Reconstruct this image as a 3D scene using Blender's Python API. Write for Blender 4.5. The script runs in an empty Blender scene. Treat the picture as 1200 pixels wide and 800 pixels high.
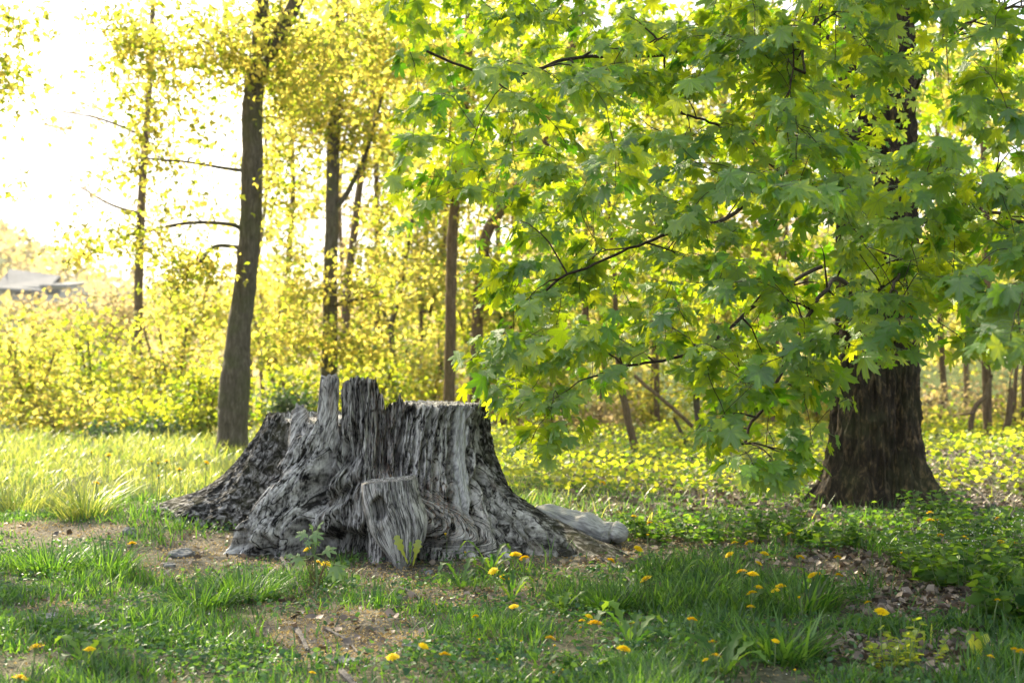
import bpy, math
import numpy as np
from math import radians, sin, cos, pi

sc = bpy.context.scene
# ------------------------------------------------------------------ camera
F = 1667.0                       # focal length in pixels of the 1200 px wide photograph
CAMH = 1.1
PITCH = radians(1.03)
cam = bpy.data.cameras.new("camera")
cam.lens = 50; cam.sensor_width = 36; cam.clip_start = 0.1; cam.clip_end = 3000
cam.dof.use_dof = True; cam.dof.focus_distance = 7.0; cam.dof.aperture_fstop = 3.0
cam.dof.aperture_blades = 9
camo = bpy.data.objects.new("camera", cam); sc.collection.objects.link(camo)
camo.location = (0, 0, CAMH); camo.rotation_euler = (pi/2 + PITCH, 0, 0)
sc.camera = camo
# ------------------------------------------------------------------ sky, sun, exposure
SUN_EL, SUN_ROT = radians(40), radians(-33)
world = bpy.data.worlds.new("World"); sc.world = world; world.use_nodes = True
wn, wl = world.node_tree.nodes, world.node_tree.links
sky = wn.new('ShaderNodeTexSky'); sky.sky_type = 'NISHITA'; sky.sun_disc = False
sky.sun_elevation = SUN_EL; sky.sun_rotation = SUN_ROT
sky.dust_density = 4.0; sky.air_density = 1.0; sky.ozone_density = 1.0
veil = wn.new('ShaderNodeMixRGB'); veil.inputs[0].default_value = 0.32
veil.inputs[2].default_value = (7.7, 7.9, 8.0, 1)       # thin bright cloud veil over the whole sky
wl.new(sky.outputs[0], veil.inputs[1]); wl.new(veil.outputs[0], wn['Background'].inputs[0])
wn['Background'].inputs[1].default_value = 0.105
sl = bpy.data.lights.new("sun", 'SUN'); sl.energy = 5.0; sl.angle = radians(0.6); sl.color = (1.0, 0.87, 0.62)
slo = bpy.data.objects.new("sun", sl); sc.collection.objects.link(slo)
slo.rotation_euler = (pi/2 - SUN_EL, 0, pi - SUN_ROT)
sc.view_settings.view_transform = 'Standard'; sc.view_settings.look = 'None'
sc.view_settings.gamma = 1.0; sc.view_settings.exposure = 1.72
cy = sc.cycles
cy.max_bounces = 7; cy.diffuse_bounces = 3; cy.glossy_bounces = 2; cy.transmission_bounces = 5
cy.transparent_max_bounces = 4; cy.volume_bounces = 0
cy.use_denoising = True
cy.sample_clamp_indirect = 6.0
cy.use_adaptive_sampling = True; cy.adaptive_threshold = 0.015

HAZE = .0003
rng = np.random.default_rng(11)
R = lambda a, b, n=None: rng.uniform(a, b, n)

# ------------------------------------------------------------------ helpers
_ca, _sa = cos(PITCH), sin(PITCH)
def at(px, py, D):
    """world point seen at photo pixel (px,py) at depth y = D"""
    x = (np.asarray(px, float) - 600) / F; v = (400 - np.asarray(py, float)) / F
    ry = _ca - v*_sa; rz = _sa + v*_ca
    k = D / ry
    return np.stack(np.broadcast_arrays(x*k, ry*k, CAMH + rz*k), -1)
def project(P):
    P = np.asarray(P, float); d = P - np.array([0, 0, CAMH])
    f = d[..., 1]*_ca + d[..., 2]*_sa; u = -d[..., 1]*_sa + d[..., 2]*_ca
    return 600 + F*d[..., 0]/f, 400 - F*u/f

_perm = np.random.default_rng(5).permutation(256); _perm = np.concatenate([_perm]*3)
_g = np.random.default_rng(6).normal(size=(256, 3)); _g /= np.linalg.norm(_g, axis=1)[:, None]
def noise(x, y, z=0.0):
    x, y, z = np.broadcast_arrays(np.asarray(x, float), y, z)
    xi, yi, zi = np.floor(x).astype(int), np.floor(y).astype(int), np.floor(z).astype(int)
    xf, yf, zf = x-xi, y-yi, z-zi
    xi &= 255; yi &= 255; zi &= 255
    fd = lambda t: t*t*t*(t*(t*6-15)+10)
    u, v, w = fd(xf), fd(yf), fd(zf)
    def gr(a, b, c):
        h = _perm[_perm[_perm[xi+a]+yi+b]+zi+c] & 255
        g = _g[h]
        return g[..., 0]*(xf-a)+g[..., 1]*(yf-b)+g[..., 2]*(zf-c)
    l = lambda t, a, b: a+t*(b-a)
    return l(w, l(v, l(u, gr(0,0,0), gr(1,0,0)), l(u, gr(0,1,0), gr(1,1,0))),
                l(v, l(u, gr(0,0,1), gr(1,0,1)), l(u, gr(0,1,1), gr(1,1,1)))) * 1.6
def fbm(x, y, z=0.0, o=3):
    s = 0; a = 1.0
    for i in range(o):
        s = s + a*noise(x*2**i+i*7.3, y*2**i+i*3.1, np.asarray(z)*2**i+i*1.7); a *= .5
    return s
def ridged(x, y, z=0.0): return 1 - 2*np.abs(noise(x, y, z))
def sm(a, b, x):
    t = np.clip((x-a)/(b-a), 0, 1); return t*t*(3-2*t)
def bell(x, c, w): return np.exp(-((x-c)/w)**2)

def mkmesh(name, V, faces, uv=None, rnd=None, smooth=True, attrs=None):
    me = bpy.data.meshes.new(name)
    V = np.asarray(V, np.float32).reshape(-1, 3)
    if not isinstance(faces, (list, tuple)): faces = [faces]
    faces = [np.asarray(f, np.int32) for f in faces if len(f)]
    tot = [np.full(len(f), f.shape[1], np.int32) for f in faces]
    li = np.concatenate([f.ravel() for f in faces]); tot = np.concatenate(tot)
    st = np.concatenate([[0], np.cumsum(tot)[:-1]]).astype(np.int32)
    me.vertices.add(len(V)); me.vertices.foreach_set('co', V.ravel())
    me.loops.add(len(li)); me.loops.foreach_set('vertex_index', li)
    me.polygons.add(len(st)); me.polygons.foreach_set('loop_start', st)
    if uv is not None:
        l = me.uv_layers.new(name='UVMap'); l.data.foreach_set('uv', np.asarray(uv, np.float32)[li].ravel())
    A = dict(attrs or {})
    if rnd is not None: A['rnd'] = rnd
    for k, a in A.items():
        t = me.attributes.new(k, 'FLOAT', 'POINT'); t.data.foreach_set('value', np.asarray(a, np.float32))
    me.update(calc_edges=True)
    me.polygons.foreach_set('use_smooth', np.full(len(st), smooth, bool))
    return me

class MB:
    """collects pieces of geometry that become one mesh"""
    def __init__(s): s.V=[]; s.F={}; s.U=[]; s.Rn=[]; s.n=0
    def add(s, V, F, uv=None, rnd=0.0):
        V = np.asarray(V, float).reshape(-1, 3); F = np.asarray(F)
        s.V.append(V); s.F.setdefault(F.shape[1], []).append(F + s.n)
        s.U.append(np.zeros((len(V), 2)) if uv is None else uv)
        s.Rn.append(np.broadcast_to(rnd, (len(V),)))
        s.n += len(V); return s
    def mesh(s, name, smooth=True):
        return mkmesh(name, np.concatenate(s.V), [np.concatenate(v) for v in s.F.values()],
                      np.concatenate(s.U), np.concatenate(s.Rn), smooth)
    def build(s, name, mat, parent=None, smooth=True):
        return obj(name, s.mesh(name, smooth), mat, parent)

def obj(name, me, mat=None, parent=None, loc=None):
    o = bpy.data.objects.new(name, me); sc.collection.objects.link(o)
    if mat is not None and len(me.materials) == 0: me.materials.append(mat)
    if parent is not None:
        o.parent = parent
    if loc is not None: o.location = loc
    return o
def tag(o, label=None, cat=None, group=None, kind=None):
    if label: o['label'] = label
    if cat: o['category'] = cat
    if group: o['group'] = group
    if kind: o['kind'] = kind
    return o
def thing(name, loc, label, cat, group=None):
    o = bpy.data.objects.new(name, None); sc.collection.objects.link(o)
    o.location = [float(v) for v in loc]; o.empty_display_size = .1
    return tag(o, label, cat, group)
def local(V, root): return np.asarray(V, float) - np.array(root.location)

def tube_vf(P, r, k=6, cap=False):
    P = np.asarray(P, float); n = len(P); r = np.broadcast_to(np.asarray(r, float), (n,))
    T = np.gradient(P, axis=0); T /= np.linalg.norm(T, axis=1)[:, None] + 1e-9
    up = np.array([0.31, 0.17, 0.93]) if abs(T[:, 2]).mean() < .8 else np.array([0.9, .3, .1])
    A = np.cross(T, up); A /= np.linalg.norm(A, axis=1)[:, None] + 1e-9
    B = np.cross(T, A)
    a = np.arange(k)*2*pi/k
    V = P[:, None] + r[:, None, None]*(np.cos(a)[None, :, None]*A[:, None] + np.sin(a)[None, :, None]*B[:, None])
    i = np.arange(n-1)[:, None]*k; j = np.arange(k)[None]; j2 = (j+1) % k
    Fq = np.stack([i+j, i+j2, i+k+j2, i+k+j], -1).reshape(-1, 4)
    return V.reshape(-1, 3), Fq
def spline(P, n):
    """Catmull-Rom through the rows of P (any number of columns)"""
    P = np.asarray(P, float); m = len(P)
    Q = np.vstack([2*P[0]-P[1], P, 2*P[-1]-P[-2]])
    t = np.linspace(0, m-1-1e-6, n); i = t.astype(int); f = (t-i)[:, None]
    a, b, c, d = Q[i], Q[i+1], Q[i+2], Q[i+3]
    return .5*((2*b)+(-a+c)*f+(2*a-5*b+4*c-d)*f*f+(-a+3*b-3*c+d)*f**3)

# ------------------------------------------------------------------ materials
def newmat(name):
    m = bpy.data.materials.new(name); m.use_nodes = True
    nt = m.node_tree; nt.nodes.clear()
    out = nt.nodes.new('ShaderNodeOutputMaterial')
    return m, nt, out
def N(nt, t, **kw):
    n = nt.nodes.new(t)
    for k, v in kw.items():
        if k.startswith('i_'): n.inputs[k[2:].replace('_', ' ')].default_value = v
        elif k.startswith('n') and k[1:].isdigit(): n.inputs[int(k[1:])].default_value = v
        else: setattr(n, k, v)
    return n
def L(nt, a, b): nt.links.new(a, b)
def ramp(nt, fac, stops):
    r = nt.nodes.new('ShaderNodeValToRGB'); e = r.color_ramp.elements
    while len(e) < len(stops): e.new(.5)
    for k, (p, c) in zip(e, stops):
        k.position = p; k.color = (*c, 1) if len(c) == 3 else c
    L(nt, fac, r.inputs[0]); return r.outputs[0]
def mixc(nt, f, a, b, mode='MIX'):
    m = nt.nodes.new('ShaderNodeMixRGB'); m.blend_type = mode
    for i, v in enumerate((f, a, b)):
        if hasattr(v, 'is_linked') or hasattr(v, 'links'): L(nt, v, m.inputs[i])
        elif i == 0: m.inputs[0].default_value = v
        else: m.inputs[i].default_value = (*v, 1)
    return m.outputs[0]
def math_(nt, op, a, b=None, clamp=False):
    m = nt.nodes.new('ShaderNodeMath'); m.operation = op; m.use_clamp = clamp
    for i, v in enumerate((a, b)):
        if v is None: continue
        if isinstance(v, (int, float)): m.inputs[i].default_value = v
        else: L(nt, v, m.inputs[i])
    return m.outputs[0]
def attr(nt, name): return N(nt, 'ShaderNodeAttribute', attribute_name=name).outputs['Fac']
def mapped(nt, src, scale, loc=(0, 0, 0)):
    m = nt.nodes.new('ShaderNodeMapping'); m.inputs['Scale'].default_value = scale; m.inputs['Location'].default_value = loc
    L(nt, src, m.inputs[0]); return m.outputs[0]
def tex_noise(nt, vec, scale, detail=4, rough=.55, dist=0.0):
    n = nt.nodes.new('ShaderNodeTexNoise'); n.inputs['Scale'].default_value = scale
    n.inputs['Detail'].default_value = detail; n.inputs['Roughness'].default_value = rough
    n.inputs['Distortion'].default_value = dist
    if vec is not None: L(nt, vec, n.inputs['Vector'])
    return n.outputs['Fac']

def leaf_mat(name, top_lo, top_hi, tr_lo, tr_hi, trans=.5, gloss=.06, rough=.38, veins=False, objrand=False):
    """thin leaf: reflects one colour, lets another through; both vary from leaf to leaf"""
    m, nt, out = newmat(name)
    r = attr(nt, 'rnd')
    if objrand:
        oi = N(nt, 'ShaderNodeObjectInfo').outputs['Random']; r = math_(nt, 'FRACT', math_(nt, 'ADD', r, oi))
    c = mixc(nt, r, top_lo, top_hi); t = mixc(nt, r, tr_lo, tr_hi)
    bump = None
    if veins:
        uv = N(nt, 'ShaderNodeUVMap', uv_map='UVMap').outputs[0]
        sp = nt.nodes.new('ShaderNodeSeparateXYZ'); L(nt, uv, sp.inputs[0])
        ax = math_(nt, 'ABSOLUTE', sp.outputs[0]); y = sp.outputs[1]
        best = None
        for ang in (0, 45, 98):
            a = radians(ang)
            d = math_(nt, 'ABSOLUTE', math_(nt, 'SUBTRACT', math_(nt, 'MULTIPLY', ax, cos(a)), math_(nt, 'MULTIPLY', y, sin(a))))
            f = math_(nt, 'ADD', math_(nt, 'MULTIPLY', ax, sin(a)), math_(nt, 'MULTIPLY', y, cos(a)))
            d = math_(nt, 'ADD', d, math_(nt, 'MULTIPLY', math_(nt, 'LESS_THAN', f, 0.0), 1.0))
            best = d if best is None else math_(nt, 'MINIMUM', best, d)
        w = N(nt, 'ShaderNodeMapRange'); w.inputs['From Min'].default_value = .006; w.inputs['From Max'].default_value = .024
        w.inputs['To Min'].default_value = 1; w.inputs['To Max'].default_value = 0; L(nt, best, w.inputs[0])
        fine = tex_noise(nt, uv, 9, 3)
        c = mixc(nt, math_(nt, 'MULTIPLY', w.outputs[0], .55), c, (.22, .30, .09))
        c = mixc(nt, .35, c, mixc(nt, fine, (.02, .05, .01), (.16, .28, .05)), 'MIX')
        t = mixc(nt, math_(nt, 'MULTIPLY', w.outputs[0], .5), t, (.12, .22, .02))
        b = N(nt, 'ShaderNodeBump', i_Strength=.35, i_Distance=.02)
        L(nt, math_(nt, 'SUBTRACT', fine, w.outputs[0]), b.inputs['Height']); bump = b.outputs[0]
    d = N(nt, 'ShaderNodeBsdfDiffuse'); L(nt, c, d.inputs[0])
    tl = N(nt, 'ShaderNodeBsdfTranslucent'); L(nt, t, tl.inputs[0])
    mx = N(nt, 'ShaderNodeMixShader', n0=trans); L(nt, d.outputs[0], mx.inputs[1]); L(nt, tl.outputs[0], mx.inputs[2])
    g = N(nt, 'ShaderNodeBsdfGlossy'); g.inputs['Roughness'].default_value = rough; g.inputs[0].default_value = (1, 1, 1, 1)
    mg = N(nt, 'ShaderNodeMixShader', n0=gloss); L(nt, mx.outputs[0], mg.inputs[1]); L(nt, g.outputs[0], mg.inputs[2])
    if bump:
        for s in (d, g): L(nt, bump, s.inputs['Normal'])
    L(nt, mg.outputs[0], out.inputs[0]); return m

def bark_mat(name, dark, mid, light, scale=1.0, stretch=.22, bump=.6, green=0.0, dist=.02):
    m, nt, out = newmat(name)
    co = N(nt, 'ShaderNodeTexCoord').outputs['Object']
    v = mapped(nt, co, (scale, scale, scale*stretch))
    n1 = tex_noise(nt, v, 26, 5, .62, .6); n2 = tex_noise(nt, v, 90, 4, .6)
    n3 = tex_noise(nt, co, 3.0, 3)
    h = math_(nt, 'ADD', math_(nt, 'MULTIPLY', n1, .75), math_(nt, 'MULTIPLY', n2, .25))
    c = ramp(nt, h, [(.30, dark), (.52, mid), (.72, light)])
    if green: c = mixc(nt, math_(nt, 'MULTIPLY', ramp(nt, n3, [(.45, (0,0,0)), (.65, (1,1,1))]), green), c, (.075, .09, .03))
    p = N(nt, 'ShaderNodeBsdfPrincipled'); p.inputs['Roughness'].default_value = .9; p.inputs['Specular IOR Level'].default_value = .2
    L(nt, c, p.inputs['Base Color'])
    b = N(nt, 'ShaderNodeBump', i_Strength=bump, i_Distance=dist); L(nt, h, b.inputs['Height']); L(nt, b.outputs[0], p.inputs['Normal'])
    L(nt, p.outputs[0], out.inputs[0]); return m

def simple_mat(name, col, rough=.7, spec=.3, var=None, scale=8, bump=0.0):
    m, nt, out = newmat(name)
    p = N(nt, 'ShaderNodeBsdfPrincipled'); p.inputs['Roughness'].default_value = rough; p.inputs['Specular IOR Level'].default_value = spec
    co = N(nt, 'ShaderNodeTexCoord').outputs['Object']
    n = tex_noise(nt, co, scale, 5)
    L(nt, ramp(nt, n, [(.3, col), (.7, var or tuple(min(1, c*1.35) for c in col))]), p.inputs['Base Color'])
    if bump:
        b = N(nt, 'ShaderNodeBump', i_Strength=bump, i_Distance=.02); L(nt, n, b.inputs['Height']); L(nt, b.outputs[0], p.inputs['Normal'])
    L(nt, p.outputs[0], out.inputs[0]); return m

def wood_mat():
    """weathered stump wood: fibre streaks along V of the UV map, bark where the mesh says bark"""
    m, nt, out = newmat('weathered_wood')
    uv = N(nt, 'ShaderNodeUVMap', uv_map='UVMap').outputs[0]
    vf = mapped(nt, uv, (1, .08, 1)); vm = mapped(nt, uv, (1, .18, 1)); vb = mapped(nt, uv, (1, .30, 1))
    f1 = tex_noise(nt, vf, 70, 5, .65, .1); f2 = tex_noise(nt, vm, 22, 4, .6, .3); f3 = tex_noise(nt, uv, 5, 3)
    fine = tex_noise(nt, vf, 190, 3, .6)
    co = N(nt, 'ShaderNodeTexCoord').outputs['Object']; iso = tex_noise(nt, mapped(nt, co, (1, 1, .35)), 55, 4, .65, .5)
    h = math_(nt, 'ADD', math_(nt, 'MULTIPLY', f1, .42), math_(nt, 'ADD', math_(nt, 'MULTIPLY', f2, .20), math_(nt, 'ADD', math_(nt, 'MULTIPLY', fine, .18), math_(nt, 'MULTIPLY', iso, .20))))
    grey = ramp(nt, h, [(.432, (.008, .008, .008)), (.462, (.115, .110, .104)), (.51, (.35, .335, .315)), (.59, (.69, .67, .64))])
    ck = math_(nt, 'ABSOLUTE', math_(nt, 'SUBTRACT', tex_noise(nt, mapped(nt, uv, (1, .10, 1)), 26, 3, .55, .4), .5))
    grey = mixc(nt, ramp(nt, ck, [(.008, (.95,.95,.95)), (.024, (0,0,0))]), grey, (.012, .011, .010))
    brown = ramp(nt, tex_noise(nt, vm, 9, 4), [(.60, (0, 0, 0)), (.70, (1, 1, 1))])
    grey = mixc(nt, math_(nt, 'MULTIPLY', brown, .35), grey, (.20, .115, .065))
    warm = attr(nt, 'warm')
    grey = mixc(nt, math_(nt, 'MULTIPLY', warm, ramp(nt, iso, [(.5, (0,0,0)), (.62, (1,1,1))])), grey, (.26, .13, .07))
    pale = attr(nt, 'pale')
    pc = ramp(nt, fine, [(.38, (.26, .255, .25)), (.60, (.56, .55, .54))])
    grey = mixc(nt, pale, grey, pc)
    b1 = tex_noise(nt, vb, 48, 5, .65, .5)
    barkc = ramp(nt, b1, [(.44, (.008, .008, .007)), (.50, (.045, .043, .040)), (.56, (.13, .126, .12)), (.66, (.36, .35, .34))])
    mossy = ramp(nt, f3, [(.5, (0, 0, 0)), (.68, (1, 1, 1))])
    barkc = mixc(nt, math_(nt, 'MULTIPLY', mossy, .35), barkc, (.08, .08, .035))
    bk = attr(nt, 'bark')
    col = mixc(nt, bk, grey, barkc)
    p = N(nt, 'ShaderNodeBsdfPrincipled'); p.inputs['Roughness'].default_value = .9; p.inputs['Specular IOR Level'].default_value = .12
    L(nt, col, p.inputs['Base Color'])
    hh = mixc(nt, bk, h, b1)
    b = N(nt, 'ShaderNodeBump', i_Strength=.9, i_Distance=.02); L(nt, hh, b.inputs['Height']); L(nt, b.outputs[0], p.inputs['Normal'])
    L(nt, p.outputs[0], out.inputs[0]); return m

def ground_mat():
    m, nt, out = newmat('ground_soil')
    co = N(nt, 'ShaderNodeTexCoord').outputs['Object']
    big = tex_noise(nt, co, 1.3, 4); med = tex_noise(nt, co, 14, 5, .65); fine = tex_noise(nt, co, 90, 4, .7)
    soil = ramp(nt, med, [(.3, (.025, .022, .019)), (.5, (.09, .082, .072)), (.7, (.25, .23, .20))])
    dust = ramp(nt, fine, [(.35, (.045, .038, .03)), (.5, (.15, .13, .10)), (.7, (.36, .31, .24))])
    c = mixc(nt, ramp(nt, big, [(.4, (0,0,0)), (.6, (1,1,1))]), soil, dust)
    g = attr(nt, 'green')
    gc = ramp(nt, med, [(.3, (.03, .045, .012)), (.7, (.10, .13, .03))])
    c = mixc(nt, g, c, gc)
    p = N(nt, 'ShaderNodeBsdfPrincipled'); p.inputs['Roughness'].default_value = .95; p.inputs['Specular IOR Level'].default_value = .1
    L(nt, c, p.inputs['Base Color'])
    b = N(nt, 'ShaderNodeBump', i_Strength=.8, i_Distance=.03)
    L(nt, math_(nt, 'ADD', med, math_(nt, 'MULTIPLY', fine, .5)), b.inputs['Height']); L(nt, b.outputs[0], p.inputs['Normal'])
    L(nt, p.outputs[0], out.inputs[0]); return m

M = dict(
    maple=leaf_mat('maple_leaf', (.016, .085, .006), (.10, .32, .010), (.16, .46, .004), (.80, .82, .012), .50, .045, .30, veins=True, objrand=True),
    maple_far=leaf_mat('maple_leaf_simple', (.035, .10, .008), (.12, .25, .014), (.20, .42, .006), (.80, .76, .02), .5, .03, .4),
    yellow=leaf_mat('spring_leaf', (.08, .12, .012), (.24, .23, .02), (.30, .44, .012), (1.0, .79, .16), .64, .03, .5),
    green=leaf_mat('spring_leaf_green', (.06, .12, .012), (.14, .19, .02), (.26, .44, .01), (.80, .74, .05), .58, .03, .5),
    pale=leaf_mat('pale_blossom_haze_leaf', (.17, .16, .07), (.28, .21, .13), (.50, .44, .13), (.74, .56, .28), .5, .03, .5),  # cream blossom; on far trees and hillside the paleness stands for haze
    dark=leaf_mat('evergreen_leaf', (.02, .05, .018), (.05, .09, .03), (.05, .12, .03), (.10, .18, .04), .3, .04, .5),
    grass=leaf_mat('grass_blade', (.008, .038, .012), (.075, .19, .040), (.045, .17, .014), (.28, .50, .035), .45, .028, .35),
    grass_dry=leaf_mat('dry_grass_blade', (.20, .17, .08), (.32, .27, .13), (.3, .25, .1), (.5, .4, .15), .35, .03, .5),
    grass_sun=leaf_mat('sunlit_meadow_blade', (.07, .13, .02), (.20, .24, .05), (.16, .30, .03), (.70, .68, .11), .5, .05, .35),  # brighter copy of grass, sunlight on the meadow put into its colour
    herb=leaf_mat('herb_leaf', (.014, .055, .014), (.10, .21, .035), (.09, .26, .02), (.34, .50, .03), .45, .025, .45),
    herb_pale=leaf_mat('soft_pale_leaf', (.09, .17, .06), (.15, .25, .09), (.2, .36, .06), (.3, .45, .08), .4, .04, .4),
    herb_sun=leaf_mat('sunlit_herb_leaf', (.12, .2, .03), (.2, .28, .04), (.5, .6, .03), (.8, .8, .06), .5, .04, .4),  # lit copy of herb: the yellow of backlight is put into the colour
    litter=leaf_mat('dead_leaf', (.04, .032, .026), (.40, .31, .25), (.06, .04, .02), (.14, .09, .05), .15, .04, .5),
    crumb=leaf_mat('fallen_maple_flower', (.26, .17, .07), (.55, .42, .22), (.3, .2, .06), (.5, .4, .15), .3, .02, .6),
    petal=leaf_mat('dandelion_petal', (.86, .60, .002), (.95, .78, .01), (.8, .4, .0), (.9, .6, .0), .25, .02, .5),
    clover=leaf_mat('clover_leaf', (.012, .05, .020), (.065, .17, .06), (.05, .17, .025), (.24, .42, .04), .4, .03, .4),
    white=leaf_mat('white_petal', (.7, .7, .66), (.85, .85, .82), (.6, .6, .5), (.7, .7, .6), .3, .02, .5),
    stem=simple_mat('green_stem', (.12, .19, .06), .6, .3, (.22, .27, .11)),
    stem_red=simple_mat('red_brown_stem', (.13, .10, .045), .6, .3, (.2, .15, .07)),
    bark=bark_mat('maple_bark', (.006, .005, .004), (.034, .026, .017), (.22, .15, .08), 1.0, .3, 1.0, .25, .04),
    bark2=bark_mat('grey_bark', (.035, .028, .022), (.10, .085, .065), (.19, .165, .13), 1.2, .2, .7, .5, .02),
    bark3=bark_mat('brown_bark', (.045, .03, .018), (.14, .095, .055), (.25, .18, .11), 1.2, .2, .7, .2, .02),
    twig=simple_mat('twig_bark', (.018, .013, .009), .85, .15, (.06, .045, .03), 30),
    wood=wood_mat(), ground=ground_mat(),
    stone=simple_mat('grey_stone', (.10, .10, .10), .85, .2, (.26, .26, .25), 16, .6),
    stick=simple_mat('grey_dry_wood', (.05, .043, .038), .85, .2, (.18, .165, .15), 30, .6),
    hill=simple_mat('far_hill', (.14, .15, .05), .95, .1, (.30, .26, .12), .25),
    roof=simple_mat('grey_metal_roof', (.19, .195, .20), .9, .1, (.24, .245, .25), .5),
    wall=simple_mat('white_render', (.40, .40, .39), .8, .1, (.5, .5, .48), .5),
    glass=simple_mat('dark_window_glass', (.05, .06, .07), .15, .5),
)

# ------------------------------------------------------------------ ground
def gh(x, y):
    x = np.asarray(x, float); y = np.asarray(y, float)
    h = .035*noise(x*.5, y*.5, 3.3) + .03*noise(x*1.3, y*1.3, 8.1) + .012*noise(x*5, y*5, 1.1)
    h = h*sm(60, 20, y)*np.where(y < 3, .6, 1)
    h = h + .17*np.exp(-(((x+2.15)/1.15)**2 + ((y-9.6)/1.0)**2))             # low mound under the left root
    h = h - .05*np.exp(-(((x+1.0)/.5)**2 + ((y-8.35)/.35)**2))
    h = h + .02*np.exp(-(((x-3.0)/1.6)**2 + ((y-11.5)/1.3)**2))              # round the maple's foot
    h = h + .28*sm(2.0, 6.5, x)*bell(y, 15.2, 1.5)                                # dark bank at the right
    left = sm(4, -3, x + .0*y)
    drop = sm(21, 70, y)*(3 + 9*left)                                     # valley on the left
    rise = (np.clip((y-60)/240, 0, 1.15)**.7)*np.clip(28 - (x/np.maximum(y, 1)+.29)*130, 24, 44) + 2.2*noise(x*.02, y*.02, .5)*sm(80, 160, y)
    return h - drop + rise
def ground_px(px, py):
    D = 8.0
    for _ in range(30):
        P = at(px, py, D)
        z = gh(P[0], P[1]); D += (P[2]-z)*(D/(CAMH - z + .2))*.8
        D = max(2.5, min(D, 60))
    P = at(px, py, D); return np.array([P[0], P[1], float(gh(P[0], P[1]))])
def G(px, py): return ground_px(px, py)

def px_of_ground(x, y):
    return project(np.stack([x, y, gh(x, y)], -1))
# bare patches: (px, py, rx px, ry px, strength)
BARE = [(390, 745, 95, 36, .9), (330, 700, 60, 16, .6), (240, 645, 90, 20, .85), (60, 622, 90, 9, .9), (215, 668, 60, 14, .6),
        (540, 700, 90, 14, .75), (640, 660, 110, 13, .9), (480, 690, 60, 14, .5), (800, 640, 110, 9, .75), (730, 646, 50, 10, 1),
        (1010, 672, 85, 24, .95), (1090, 705, 85, 22, .95), (1010, 760, 80, 18, .85), (1120, 770, 60, 22, .8), (1160, 715, 60, 14, .7),
        (60, 715, 40, 16, .5), (1150, 585, 120, 22, .6), (850, 575, 120, 12, .5), (640, 775, 30, 15, .35), (470, 668, 80, 14, .9), (350, 655, 60, 14, .8)]
def bare_at(x, y):
    px, py = px_of_ground(x, y)
    nz = noise(x*2.2, y*2.2, 5.0)*.9 + noise(x*7, y*7, 2.0)*.5
    b = np.zeros_like(px)
    for (cx, cy_, rx, ry, s) in BARE:
        q = ((px-cx)/rx)**2 + ((py-cy_)/ry)**2
        b = np.maximum(b, s*sm(1.5, .35, q + nz*.8))
    return b

def build_ground():
    n = 470
    u = np.linspace(-1, 1, n); X = 4.0*np.sinh(6.0*u)/1.0
    v = np.linspace(-.42, 1, 520); Y = 9 + 5.0*np.sinh(6.0*v)
    XX, YY = np.meshgrid(X, Y); Z = gh(XX, YY)
    V = np.stack([XX, YY, Z], -1).reshape(-1, 3)
    i = np.arange(519)[:, None]*n; j = np.arange(n-1)[None]
    Fq = np.stack([i+j, i+j+1, i+n+j+1, i+n+j], -1).reshape(-1, 4)
    gr = sm(12.0, 14.5, V[:, 1])*.8*(1 - .8*sm(1.5, 4, V[:, 0])*sm(22, 18, V[:, 1])) + sm(18, 24, V[:, 1])*.2
    g = mkmesh('ground', V, Fq, attrs={'green': np.clip(gr + .35*(1-bare_at(V[:, 0], V[:, 1]))*(V[:, 1] < 14), 0, 1)})
    tag(obj('ground', g, M['ground']), kind='structure')
build_ground()

# ------------------------------------------------------------------ stump
SC = np.array([-.83, 9.15])
def interp_per(phi, tab):
    a = np.array([t[0] for t in tab], float); b = np.array([t[1] for t in tab], float)
    # smooth periodic interpolation
    x = np.asarray(phi, float); aa = np.concatenate([a-360, a, a+360]); bb = np.tile(b, 3)
    k = np.clip(np.searchsorted(aa, x) - 1, 1, len(aa)-3)
    t = (x-aa[k])/(aa[k+1]-aa[k])
    m0 = (bb[k+1]-bb[k-1])/(aa[k+1]-aa[k-1])*(aa[k+1]-aa[k]); m1 = (bb[k+2]-bb[k])/(aa[k+2]-aa[k])*(aa[k+1]-aa[k])
    return (2*t**3-3*t**2+1)*bb[k]+(t**3-2*t*t+t)*m0+(-2*t**3+3*t*t)*bb[k+1]+(t**3-t*t)*m1
RB = [(-180,1.1),(-150,1.2),(-120,1.3),(-100,1.5),(-90,1.52),(-76,1.15),(-62,.86),(-50,.98),(-38,1.24),(-27,.98),(-12,.90),(0,.93),(15,1.0),(30,1.12),(44,1.38),(56,1.80),(64,1.62),(76,1.2),(95,1.0),(130,1.2),(155,1.0)]
RT = [(-180,.62),(-140,.66),(-95,.71),(-75,.69),(-55,.63),(-40,.60),(-20,.60),(0,.60),(30,.62),(60,.66),(90,.66),(130,.62)]
RP = [(-180,1.8),(-120,1.4),(-92,1.6),(-70,1.3),(-50,1.5),(-36,1.15),(-15,1.9),(0,1.7),(30,2.0),(57,2.6),(80,2.6),(120,2.0)]
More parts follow.
